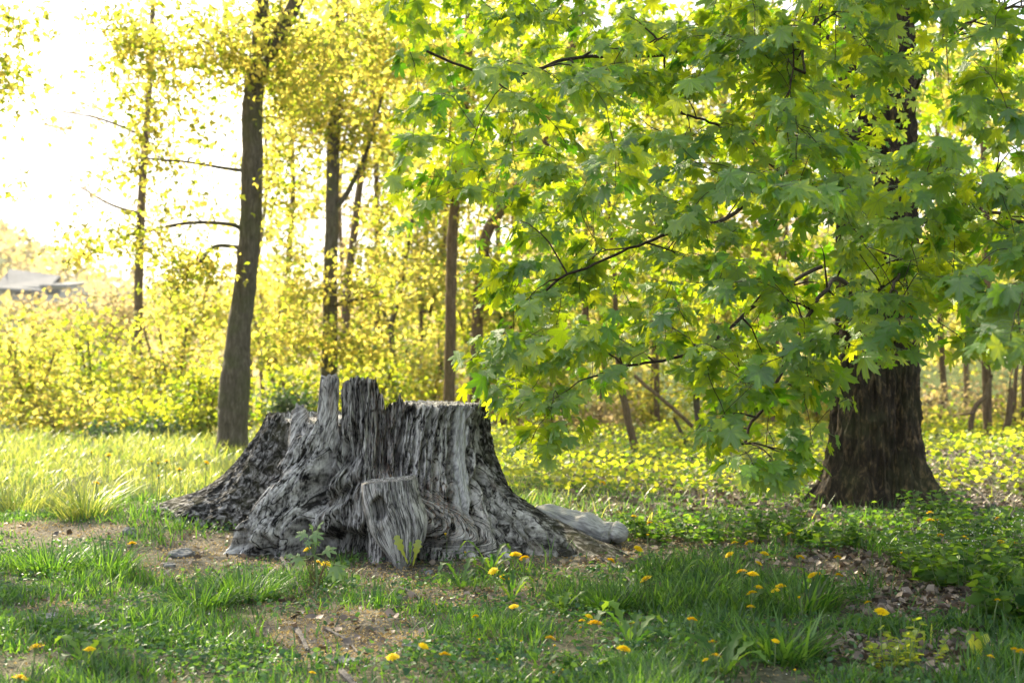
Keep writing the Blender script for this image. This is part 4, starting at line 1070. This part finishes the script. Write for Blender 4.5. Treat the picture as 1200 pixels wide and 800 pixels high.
# leafy ground cover: small round leaves in the foreground, broader behind on the right
def round_leaf(k=7, w=.42):
    a = np.linspace(0, 2*pi, k, endpoint=False); V = np.column_stack([np.sin(a)*w, .5-np.cos(a)*.5, .12*np.abs(np.sin(a)) - .15*(.5-np.cos(a)*.5)**2])
    F_ = np.array([[0, i, i+1] for i in range(1, k-1)]); return V, F_, V[:, :2]
RL = round_leaf(); RL5 = round_leaf(5, .36)
def cover(x, y, zlo, zhi, s0, s1, T, mb, tilt=.5, rlo=0, rhi=.999):
    n = len(x); P = np.stack([x, y, gh(x, y)+R(zlo, zhi, n)], -1)
    az = R(0, 2*pi, n); yd = np.stack([np.cos(az), np.sin(az), R(-.5, .6, n)], -1)
    place(mb, T, P, frames(yd, np.array([0, 0, 1.])+rng.normal(size=(n, 3))*tilt), R(s0, s1, n), R(rlo, rhi, n))
mb = MB(); x, y = scatter(120000, 0, 0, 4.2, 10.5); b = bare_at(x, y); q = fbm(x*1.3+5, y*1.3, 2., 3)
k = (rng.random(len(x)) < np.clip(.35+.9*q, 0, 1)*(1-b)**1.2) & ~in_stump(x, y, .97); x, y = x[k], y[k]
cover(x, y, .003, .055, .012, .032, RL5, mb, .8)
tag(mb.build('clover', M['clover']), 'low small-leaved clover and weeds among the foreground grass', 'ground cover', kind='stuff')
mb = MB(); n = 46000; y = 8.6*(21/8.6)**rng.random(n); x = R(-.2, 1, n)*(y*.42+.6)
px_, py_ = px_of_ground(x, y); q = fbm(x*.8, y*.8, 6., 3); k = (rng.random(n) < np.clip(.06+.75*q, .01, .6)*sm(560, 680, px_)*(1-.75*bare_at(x, y))*(1-.75*sm(940, 1060, px_)*sm(14, 12.5, y)*0)) & ~in_stump(x, y, 1.0)
x, y, q = x[k], y[k], q[k]
cover(x, y, .005, .10, .022, .052, RL, mb, .7)
tag(mb.build('ground_ivy', M['herb']), 'leafy low herbs carpeting the dappled ground right of the stump', 'ground cover', kind='stuff')
# far right sunny floor: larger bright leaves
mb = MB(); n = 34000; y = 12*(30/12)**rng.random(n); x = R(-.35, 1, n)*(y*.42+.6); px_, py_ = px_of_ground(x, y)
k = (rng.random(n) < sm(480, 600, px_)*.55*np.clip(.8+.7*fbm(x*.6, y*.6, 2, 2), .1, 1)); x, y = x[k], y[k]
cover(x, y, .01, .22, .03, .075, RL, mb, .9)
tag(mb.build('woodland_herbs', M['green']), 'bright leafy undergrowth on the sunny woodland floor behind', 'ground cover', kind='stuff')

# dead leaves, fallen flowers
mb = MB(); x, y = scatter(60000, 0, 0, 4.2, 17.0); px_, py_ = px_of_ground(x, y); b = bare_at(x, y)
w_ = sm(900, 990, px_)*b + 1.0*sm(600, 700, px_)*sm(640, 600, py_) + .10*b + .6*sm(700, 900, px_)*sm(7.0, 8.5, y)
k = (rng.random(len(x)) < w_) & ~in_stump(x, y, .98); x, y = x[k], y[k]
T = (np.array([[0,0,0],[.3,.2,.12],[.42,.6,.02],[0,1,.2],[-.36,.55,.15],[-.25,.2,.02],[0,.5,-.03]]), np.array([[6,0,1],[6,1,2],[6,2,3],[6,3,4],[6,4,5],[6,5,0]]), np.zeros((7, 2)))
cover(x, y, .0, .02, .02, .055, T, mb, .8); tag(mb.build('dead_leaves', M['litter']), 'curled grey-brown dead leaves lying on the ground at the right', 'leaf litter', kind='stuff')
mb = MB(); x, y = scatter(90000, 0, 0, 4.2, 10.5); b = bare_at(x, y); px_, py_ = px_of_ground(x, y)
k = (rng.random(len(x)) < (.08+.92*b)*(1-.75*sm(900, 1000, px_))) & ~in_stump(x, y, .97); x, y = x[k], y[k]
cover(x, y, 0, .010, .006, .019, (np.array([[0,0,0],[.5,.4,.2],[0,1,0],[-.4,.5,.25]]), np.array([[0,1,2],[0,2,3]]), np.zeros((4, 2))), mb, .8)
tag(mb.build('fallen_flowers', M['crumb']), 'tan crumbs of fallen maple flowers strewn over the bare ground', 'litter', kind='stuff')
mb = MB(); x, y = scatter(700, 0, 0, 4.2, 9.5); px_, py_ = px_of_ground(x, y); k = ~in_stump(x, y, 1.02); x, y = x[k], y[k]
cover(x, y, .005, .05, .006, .013, RL5, mb, .6); tag(mb.build('daisy_petals', M['white']), 'tiny white petals scattered in the foreground grass', 'petals', kind='stuff')

# ------------------------------------------------------------------ plants that stand out
def tuft_thing(px, py, label, n, h, w, mat, rad, cat='grass tuft', lean=(.1, .8), curve=(.1, 1.1)):
    b_ = G(px, py); root = thing('grass_tuft', b_, label, cat, 'grass tufts standing out of the meadow')
    a, r_ = R(0, 2*pi, n), rad*np.sqrt(R(0, 1, n)); x, y = b_[0]+np.cos(a)*r_, b_[1]+np.sin(a)*r_
    P = np.stack([x, y, gh(x, y)-.01], -1)-b_
    V, Fq, Ft = blade_batch(n, P, h*R(.5, 1.2, n), w*R(.7, 1.3, n), a+R(-.6, .6, n), R(*lean, n), R(*curve, n))
    m_ = MB(); m_.add(V, Fq, rnd=np.repeat(R(0, .999, n), 7)); m_.F.setdefault(3, []).append(Ft)
    m_.build('blades', M[mat], root)
tuft_thing(100, 606, 'large arching tuft of long grass left of the stump, beside the bare strip', 220, .30, .0035, 'grass_sun', .16)
tuft_thing(20, 600, 'arching grass tuft at the left edge above the bare strip', 160, .28, .004, 'grass_sun', .2)
tuft_thing(60, 668, 'dense dark green tuft just below the bare strip at the left', 300, .17, .004, 'grass', .22)
tuft_thing(125, 672, 'loose green tuft below the bare strip, right of the dense one', 160, .20, .0045, 'grass', .14)
tuft_thing(285, 700, 'bright green tuft in front of the front left root of the stump', 320, .17, .0036, 'grass', .17)
tuft_thing(235, 712, 'green tuft left of the tuft in front of the stump root', 220, .17, .0036, 'grass', .13)
tuft_thing(715, 715, 'dark green tuft below the tip of the right root', 260, .15, .0045, 'grass', .12)
tuft_thing(940, 715, 'broad bladed tuft among the dandelions right of the middle', 190, .19, .006, 'grass', .16)
tuft_thing(915, 770, 'broad bladed tuft at the lower edge among the dandelions', 170, .18, .006, 'grass', .15)
tuft_thing(820, 700, 'grass tuft in the middle of the dandelion patch', 190, .15, .005, 'grass', .15)

def strip_leaf(pts, widths, up=(0, 0, 1), tooth=0.0, n=14, fold=.15):
    """long leaf along a curve, two halves folded at the midrib, toothed edge"""
    S = spline(np.column_stack([pts, widths]), n); T = np.gradient(S[:, :3], axis=0); T /= np.linalg.norm(T, axis=1)[:, None]
    s = np.cross(T, np.array(up, float)); s /= np.linalg.norm(s, axis=1)[:, None]+1e-9; nn = np.cross(s, T)
    w = S[:, 3]*(1 + tooth*np.where(np.arange(n) % 2, 1, -1))
    A_, B_, C_ = S[:, :3]-s*w[:, None]+nn*(w*fold)[:, None], S[:, :3], S[:, :3]+s*w[:, None]+nn*(w*fold)[:, None]
    V = np.stack([A_, B_, C_], 1).reshape(-1, 3); i = np.arange(n-1)[:, None]*3
    Fq = np.concatenate([i+np.array([0,1,4,3]), i+np.array([1,2,5,4])]); return V, Fq
def rosette(px, py, label, n=8, L_=.17, w=.018, mat='herb', up=.6, tooth=.45, name='dandelion_plant', cat='plant', base=None, grp=None):
    b_ = G(px, py) if base is None else base; root = thing(name, b_, label, cat, grp); a0 = R(0, 6)
    for k_ in range(n):
        a = a0 + k_*2*pi/n + R(-.3, .3); l = L_*R(.7, 1.2); u = up*R(.5, 1.3); d = np.array([cos(a), sin(a), 0])
        pts = np.array([d*0.005, d*l*.35+[0, 0, l*.35*u*1.6], d*l*.72+[0, 0, l*.55*u*1.5], d*l+[0, 0, l*.45*u*1.2]])
        V, Fq = strip_leaf(pts, [w*.25, w*.6, w, w*.15], tooth=tooth); MB().add(V, Fq, rnd=R(0, .999)).build('leaf', M[mat], root, False)
    return root
ros = [(575,672,'leafy dandelion clump at the foot of the stump under the knot'), (600,705,'dandelion rosette left of the pair of dandelions below the stump'), (540,690,'dandelion rosette below the knot of the stump'), (660,720,'dandelion rosette left of the tuft below the right root'),
       (790,690,'broad-leaved rosette below the cluster of dandelions'), (870,720,'rosette in the densest dandelion patch'), (960,700,'rosette beside the dead leaves at the right'), (1010,745,'rosette under the tall dandelion at the right'), (740,760,'rosette under the largest dandelion near the lower edge'), (850,790,'rosette at the lower edge right of the middle'),
       (100,780,'rosette between the two dandelions in the lower left corner'), (1160,775,'rosette at the lower right corner'), (690,790,'rosette at the lower edge in the middle'), (1180,690,'rosette right of the dead leaves at the right edge')]
for (px, py, lab) in ros: rosette(px, py, lab, int(rng.integers(7, 12)), R(.13, .2), R(.012, .02), 'herb', R(.5, 1.0))
# pair of upright lobed leaves in front of the block
b_ = G(470, 668); root = thing('seedling', b_, 'two upright yellow-green lobed leaves in front of the wood block', 'plant')
for (x1, y1, x0, y0, w) in [(464,627,478,660,.022),(491,632,484,662,.022),(481,634,481,660,.009)]:
    p = at(x1, y1, b_[1]-.03)-b_; q = at(x0, y0, b_[1]-.03)-b_
    V, Fq = strip_leaf(np.array([q, q*.6+p*.4+[0,-.01,0], q*.25+p*.75+[0,-.01,0], p]), [.003, w*.35, w, w*.5], up=(0, -1, 0), tooth=.3, n=11, fold=.1)
    MB().add(V, Fq, rnd=.9).build('leaf', M['herb_sun'] if w > .01 else M['herb'], root, False)
# soft pale weed with lobed leaves in front of the left root
b_ = G(370, 690); root = thing('weed', b_, 'soft pale green weed with lobed leaves in front of the left root of the stump', 'plant')
def wp(px, py, dy=-.03): return at(px, py, b_[1]+dy)-b_
S_ = spline(np.array([wp(372, 688), wp(370, 660), wp(367, 645), wp(364, 628)]), 12); V, Fq = tube_vf(S_, np.linspace(.006, .003, 12), 7); MB().add(V, Fq).build('stem', M['stem'], root)
for (px, py, sx, dirx, up_) in [(352,624,.055,-1,.1),(372,625,.06,.8,.1),(374,616,.045,.3,.7),(360,634,.035,-.6,-.4),(372,634,.03,.7,-.3),(388,643,.06,1,.15),(345,652,.055,-1,-.1),(352,656,.05,.2,-.5),(400,663,.075,1,-.2),(392,668,.06,-.2,-.4),(340,650,.03,-.5,.2),(366,618,.03,-.3,.8)]:
    P0 = wp(px, py, R(-.07, .0))
    V_, F_, U_ = LEAF_LO[1]
    Rm = frames(np.array([[dirx, -.35, up_-.3]]), np.array([[0, -.7, 1.]])); m_ = MB(); place(m_, (V_, F_, U_), P0[None] - np.array([[dirx, 0, 0]])*sx*.4, Rm, np.array([sx]), np.array([R(.2, .9)])); m_.build('leaf', M['herb_pale'], root)
    V, Fq = tube_vf(np.array([S_[6], (S_[6]+P0)/2+[0, 0, -.01], P0]), .0022, 4); MB().add(V, Fq).build('leaf_stalk', M['stem'], root)
for q in range(14):
    a = at(R(355, 385), R(650, 672), b_[1]-.05)-b_; V, Fq = tube_vf(np.array([[R(-.05, .05), R(-.03, .03), 0], a*.5, a]), .0022, 4); MB().add(V, Fq).build('stalk', M['stem_red'], root)
# leafy shrub-like herbs at the right
def herb(px, py, label, n, hgt, rad, mat, leaf=(.03, .06), flowers=0, name='herb_plant', grp=None):
    b_ = G(px, py); root = thing(name, b_, label, 'plant', grp)
    st = MB(); lf_ = MB(); fl = MB(); LP, LY, LS = [], [], []
    for k_ in range(n):
        a = R(0, 2*pi); rr = rad*math.sqrt(R(0, 1)); h = hgt*R(.5, 1.15)
        p0 = np.array([cos(a)*rr*.6, sin(a)*rr*.6, -.01]); p1 = np.array([cos(a)*rr*1.1, sin(a)*rr*1.1, h])
        V, Fq = tube_vf(np.array([p0, (p0+p1)/2+rng.normal(size=3)*.01, p1]), [.003, .0025, .0015], 4); st.add(V, Fq)
        for s in np.linspace(.25, 1, 6):
            for sg in (0, pi):
                aa = R(0, 2*pi); LP.append(p0+(p1-p0)*s); LY.append([cos(aa+sg), sin(aa+sg), R(-.2, .6)]); LS.append(R(*leaf)*(1.2-.4*s))
        if flowers:
            for q in range(flowers): fl_p = p1+rng.normal(size=3)*[.02, .02, .012]; place(fl, RL5, fl_p[None], frames(rng.normal(size=(1, 3)), np.array([[0, 0, 1.]])), np.array([R(.008, .014)]), np.array([R(0, .99)]))
    LP, LY, LS = np.array(LP), np.array(LY), np.array(LS)
    place(lf_, RL, LP, frames(LY, np.array([0, 0, 1.])+rng.normal(size=LP.shape)*.4), LS, R(0, .999, len(LP)))
    st.build('stems', M['stem'], root)['kind'] = 'stuff'; lf_.build('foliage', M[mat], root)
    if flowers: fl.build('blossoms', M['white'], root)
for (px, py, lab, n, h, rad, mt, lf_, fl) in [
    (770,632,'low leafy herb clump left end of the green band behind the pale root',16,.15,.30,'herb',(.03,.055),0),
    (845,636,'dense rounded herb clump in the green band right of the stump',26,.18,.36,'herb',(.03,.055),0),
    (905,632,'taller herb clump between the green band and the maple foot',20,.24,.32,'herb',(.03,.06),0),
    (960,640,'broad-leaved herb clump in front of the left foot of the maple',14,.16,.3,'herb',(.04,.07),0),
    (1020,640,'dark leafy herb clump directly in front of the maple trunk',16,.13,.36,'herb',(.04,.07),0),
    (1085,672,'white-flowering herb clump beside the patch of dead leaves',34,.24,.26,'herb',(.03,.055),5),
    (1125,690,'leafy green herb clump right of the patch of dead leaves',34,.22,.28,'herb',(.04,.07),0),
    (1175,668,'white-flowering herb clump at the right edge',34,.26,.26,'herb',(.03,.055),6),
    (1150,630,'leafy herb clump with yellow flowers behind the white-flowering ones',26,.2,.3,'herb',(.04,.06),0),
    (1100,610,'herb clump beside the right root of the maple',22,.2,.24,'herb',(.04,.06),0),
    (1060,785,'yellow-green sunlit herb clump at the lower edge of the dead leaves',18,.15,.16,'herb_sun',(.02,.04),0),
    (1185,735,'dark broad-leaved clump at the right edge below the dead leaves',16,.2,.16,'herb',(.05,.08),0)]:
    herb(px, py, lab, n, h, rad, mt, lf_, fl)
for (px, py, lab, tips_) in [(1095,770,'single sunlit yellow leaf shoot left of the three-leaved one at the lower right',[(1110,755,1098,772)]), (1145,775,'three-leaved sunlit yellow shoot at the lower right',[(1135,740,1142,768),(1157,742,1147,768),(1146,748,1146,770)]), (1055,760,'thin sunlit yellow shoots rising left of the single leaf shoot',[(1052,752,1066,775),(1083,738,1083,770),(1092,730,1090,770)])]:
    b_ = G(px, py); root = thing('shoot', b_, lab, 'plant')
    for (x1, y1, x0, y0) in tips_:
        p = at(x1, y1, b_[1]-.02)-b_; q = at(x0, y0, b_[1]-.02)-b_; w = .017 if len(lab) and '1095' is not None and px != 1055 else .004
        V, Fq = strip_leaf(np.array([q*[1, 1, 0], q*.5+p*.5, q*.2+p*.8, p]), [.002, w*.5, w, w*.1], up=(0, -1, .4), n=10, fold=.2); MB().add(V, Fq, rnd=.9).build('leaf', M['herb_sun'], root, False)

# ------------------------------------------------------------------ dandelions
def flower_mesh(seed, open_=1.0):
    r_ = np.random.default_rng(seed); mb = MB()
    for ring, (nr_, rad, lift) in enumerate([(20, 1.0, .05), (17, .82, .22), (14, .60, .36), (10, .38, .46), (7, .2, .5)]):
        for k_ in range(nr_):
            a = (k_+r_.uniform(-.3, .3))*2*pi/nr_; l = rad*r_.uniform(.88, 1.1); w = .11; d = np.array([cos(a), sin(a), 0]); s = np.array([-sin(a), cos(a), 0]); z = lift*open_ + (1-open_)*.9*rad*0
            dd = d*open_ + np.array([0, 0, 1])*(1-open_)
            V = np.array([d*.05+[0, 0, lift*.5], dd*l*.55-s*w+[0, 0, lift], dd*l*.55+s*w+[0, 0, lift], dd*l-s*w*.8+[0, 0, lift*.95+r_.uniform(-.05, .06)], dd*l+s*w*.8+[0, 0, lift*.95+r_.uniform(-.05, .06)]])
            mb.add(V, np.array([[0, 1, 2]]), rnd=r_.uniform(0, .99)); mb.F.setdefault(4, []).append(np.array([[1, 3, 4, 2]])+mb.n-5)
    return mb.mesh('flower_head', False)
HEADS = [flower_mesh(s) for s in range(4)] + [flower_mesh(9, .45)]
for h_ in HEADS: h_.materials.append(M['petal'])
def sepal_mesh():
    V, Fq = tube_vf(np.array([[0, 0, -.75], [0, 0, -.5], [0, 0, -.1], [0, 0, .12]]), [.12, .30, .34, .42], 8); return MB().add(V, Fq).mesh('sepals')
SEP = sepal_mesh(); SEP.materials.append(M['stem'])
D_ = [ # zone, phrase, [(px,py,size px,height m)]
 ('at the lower left corner of the grass', [(23,795,16,.08),(42,759,16,.12),(105,761,12,.09)]),
 ('left of the stump beside the bare strip', [(155,637,9,.13)]),
 ('beside the pale weed', [(360,644,9,.13),(372,659,9,.10),(382,661,10,.10)]),
 ('on the tan patch at the lower edge', [(366,788,7,.04),(460,770,13,.09),(496,757,11,.10),(521,767,12,.10),(557,722,7,.07)]),
 ('right under the knot of the stump', [(522,627,6,.14),(545,648,5,.08),(511,709,5,.05)]),
 ('in the grass below the stump\'s right flank', [(578,669,10,.10),(591,677,11,.10),(604,650,12,.12),(614,654,10,.12),(602,711,10,.08),(562,750,5,.06),(582,773,5,.05)]),
 ('beside the tip of the right root', [(716,657,10,.09),(748,643,10,.09),(757,679,13,.11)]),
 ('in the lower middle of the grass', [(645,748,11,.11),(611,752,5,.08),(649,789,6,.05),(659,785,4,.05),(682,727,7,.08),(690,722,8,.09),(697,731,16,.13),(731,761,16,.12),(739,731,9,.11),(690,777,7,.06),(680,736,5,.06),(650,757,5,.05)]),
 ('in the lower grass left of the dead leaves', [(811,726,11,.12),(835,752,9,.08),(839,768,10,.12),(827,773,7,.08),(909,751,8,.10),(932,786,6,.06),(858,746,5,.08)]),
 ('in the dense patch right of the stump', [(855,650,10,.15),(869,670,11,.13),(882,673,12,.12),(889,660,8,.13),(896,649,10,.16),(889,688,9,.10),(881,695,11,.10),(880,711,9,.08)]),
 ('behind the dense patch, towards the maple', [(861,636,8,.12),(878,636,9,.12),(925,626,9,.16),(938,653,9,.12),(982,653,8,.13)]),
 ('between the dense patch and the dead leaves', [(909,692,9,.08),(915,687,11,.12),(937,701,6,.09),(952,674,10,.12),(960,673,9,.12),(983,674,9,.11),(1017,706,8,.12),(1033,717,15,.14)]),
 ('in the green band behind the pale root', [(743,605,7,.16),(761,613,7,.12),(759,628,6,.16),(706,566,7,.12)]),
 ('among the herbs at the right edge', [(1057,649,6,.14),(1090,601,8,.18),(1090,610,9,.16),(1099,610,5,.14),(1102,627,7,.14),(1131,630,8,.14),(1165,629,8,.14),(1169,608,8,.16),(1172,635,8,.16),(1172,649,7,.12),(1157,657,6,.12),(1189,637,8,.12)]),
 ('at the lower right corner', [(1169,703,7,.14),(1189,761,9,.14),(1197,763,10,.14),(1161,769,8,.08),(1146,784,5,.05)]),
 ('in the sunlit meadow', [(113,566,7,.22),(127,533,7,.28),(178,542,6,.28),(185,544,6,.26),(195,540,7,.28),(210,550,7,.26),(242,542,7,.28),(186,559,6,.22),(107,531,5,.28)]),
]
ORD = ['leftmost', 'second from left', 'third from left', 'fourth from left', 'fifth from left', 'sixth from left', 'seventh from left', 'eighth from left', 'ninth from left', 'tenth from left', 'eleventh from left', 'rightmost']
for zone, lst in D_:
    lst = sorted(lst); nz_ = len(lst)
    for i_, (px, py, s_, h_) in enumerate(lst):
        D = 9.0
        for _ in range(25):
            P = at(px, py, D); g_ = float(gh(P[0], P[1])); D = max(3.5, min(45, D + (P[2]-g_-h_)*(D/(CAMH-h_-g_))*.7))
        P = at(px, py, D)
        size = 'tiny half-open' if s_ < 6.5 else ('large open' if s_ > 13 else ('small open' if s_ < 8.5 else 'open'))
        pos = ('the only one' if nz_ == 1 else ('rightmost' if i_ == nz_-1 else ORD[i_]))
        root = thing('dandelion', (P[0]+R(-.015, .015), P[1]+.01, gh(P[0], P[1])), f'{size} yellow dandelion {zone}, {pos}', 'dandelion', 'dandelions in the grass')
        b_ = np.array(root.location); tip = P - b_
        V, Fq = tube_vf(spline(np.array([[0, 0, -.01], tip*.5+[R(-.01, .01), R(-.01, .01), 0], tip]), 7), .0022, 5)
        MB().add(V, Fq).build('stem', M['stem'], root)
        hd = obj('flower_head', HEADS[4] if s_ < 6.5 else HEADS[rng.integers(0, 4)], None, root, tip.tolist())
        sc_ = s_*D/F/2*1.25; hd.scale = (sc_,)*3; hd.rotation_euler = (R(-.1, .6), R(-.35, .35), R(0, 6))
        sp_ = obj('sepals', SEP, None, root, tip.tolist()); sp_.scale = (sc_*.9,)*3; sp_.rotation_euler = hd.rotation_euler

# ------------------------------------------------------------------ stones and sticks
def stone(px, py, sx, sy, sz, label, seed):
    b_ = G(px, py); nu, nv = 28, 18
    u = np.linspace(0, 2*pi, nu, endpoint=False); v = np.linspace(.02, pi-.02, nv); UU, VV = np.meshgrid(u, v)
    x, y, z = np.sin(VV)*np.cos(UU), np.sin(VV)*np.sin(UU), np.cos(VV)
    f = 1 + .28*noise(x*1.3+seed, y*1.3, z*1.3) + .12*ridged(x*3+seed, y*3, z*3) + .05*noise(x*9, y*9, z*9)
    V = np.stack([x*f*sx, y*f*sy, z*f*sz + sz*.3], -1).reshape(-1, 3); i = np.arange(nv-1)[:, None]*nu; j = np.arange(nu)[None]; j2 = (j+1) % nu
    o = obj('stone', mkmesh('stone', V, [np.stack([i+j, i+nu+j, i+nu+j2, i+j2], -1).reshape(-1, 4), np.array([list(range(nu))])], smooth=False), M['stone'], None, b_.tolist()); tag(o, label, 'stone')
stone(213, 652, .075, .06, .035, 'angular grey stone on the bare ground left of the stump', 1)
stone(198, 664, .035, .03, .018, 'small pale stone below the angular grey stone', 2)
stone(55, 727, .09, .07, .022, 'flat grey stone half hidden in grass at the left', 3)
stone(152, 625, .04, .03, .03, 'small dark stone by the bare strip left of the left root', 4)
stone(503, 672, .022, .02, .015, 'white pebble at the foot of the wood block', 5)
stone(405, 775, .06, .04, .012, 'flat pale stone on the tan bare patch', 6)
stone(480, 757, .03, .02, .012, 'small pebble between the dandelions of the tan patch', 8)
def stick(pts, r0, label, seed=0):
    Q = []
    for (px, py, h_) in pts: g_ = G(px, py); Q.append([g_[0], g_[1], g_[2]+h_])
    Q = np.array(Q); b_ = Q[0].copy(); S = spline(Q-b_, 24); rr = r0*(1+.25*noise(np.arange(24)*.5, seed, 1))*np.linspace(1, .6, 24)
    V, Fq = tube_vf(S, rr, 7); k_ = 7
    m_ = MB().add(V, Fq); m_.F.setdefault(7, []).append(np.array([list(range(7))])); m_.F[7].append(np.array([[23*7+q for q in range(7)]]))
    o = obj('stick', m_.mesh('stick', False), M['stick'], None, b_.tolist()); tag(o, label, 'stick')
stick([(345,738,.012),(354,750,.012),(360,764,.01)], .015, 'thick grey piece of dead wood on the tan bare patch')
stick([(380,738,.01),(405,752,.012),(420,768,.01)], .006, 'thin grey stick right of the thick dead wood')
stick([(400,790,.01),(412,802,.01),(420,812,.01)], .014, 'short dark stick at the lower edge of the tan patch')
stick([(455,718,.012),(475,712,.02),(452,735,.01)][:2], .006, 'thin crooked stick in front of the wood block')
stick([(330,660,.03),(345,683,.02),(352,700,.015)], .012, 'grey stick slanting down from the left root tip')
stick([(950,738,.01),(1000,745,.02),(1060,770,.015)], .007, 'long thin stick lying among the dead leaves')
stick([(930,578,.03),(948,573,.03),(960,572,.03)], .02, 'pale short stick beside the left foot of the maple')
stick([(1100,560,.02),(1140,575,.03),(1165,600,.03)], .012, 'pale stick lying on the dappled ground right of the maple')
stick([(700,655,.02),(725,670,.015),(745,690,.01)], .007, 'reddish thin root running from the right root tip')
stick([(468,690,.01),(485,700,.02),(500,712,.01)], .006, 'thin twig lying below the wood block')
# ------------------------------------------------------------------ air
hz = bpy.data.materials.new('haze'); hz.use_nodes = True; hn = hz.node_tree; hn.nodes.clear()
ho = hn.nodes.new('ShaderNodeOutputMaterial'); hp = hn.nodes.new('ShaderNodeVolumePrincipled')
hp.inputs['Color'].default_value = (.95, .93, .88, 1); hp.inputs['Density'].default_value = HAZE; hp.inputs['Anisotropy'].default_value = .1
hn.links.new(hp.outputs[0], ho.inputs['Volume'])
V = np.array([[x, y, z] for z in (-16, 62) for y in (-30, 460) for x in (-460, 460)], float)
tag(obj('haze', mkmesh('haze', V, np.array([[0,2,3,1],[4,5,7,6],[0,1,5,4],[2,6,7,3],[0,4,6,2],[1,3,7,5]]), smooth=False), hz), kind='stuff')
print('tris', sum(len(o.data.loops)-2*len(o.data.polygons) for o in sc.objects if o.type == 'MESH'), 'objs', len(sc.objects))
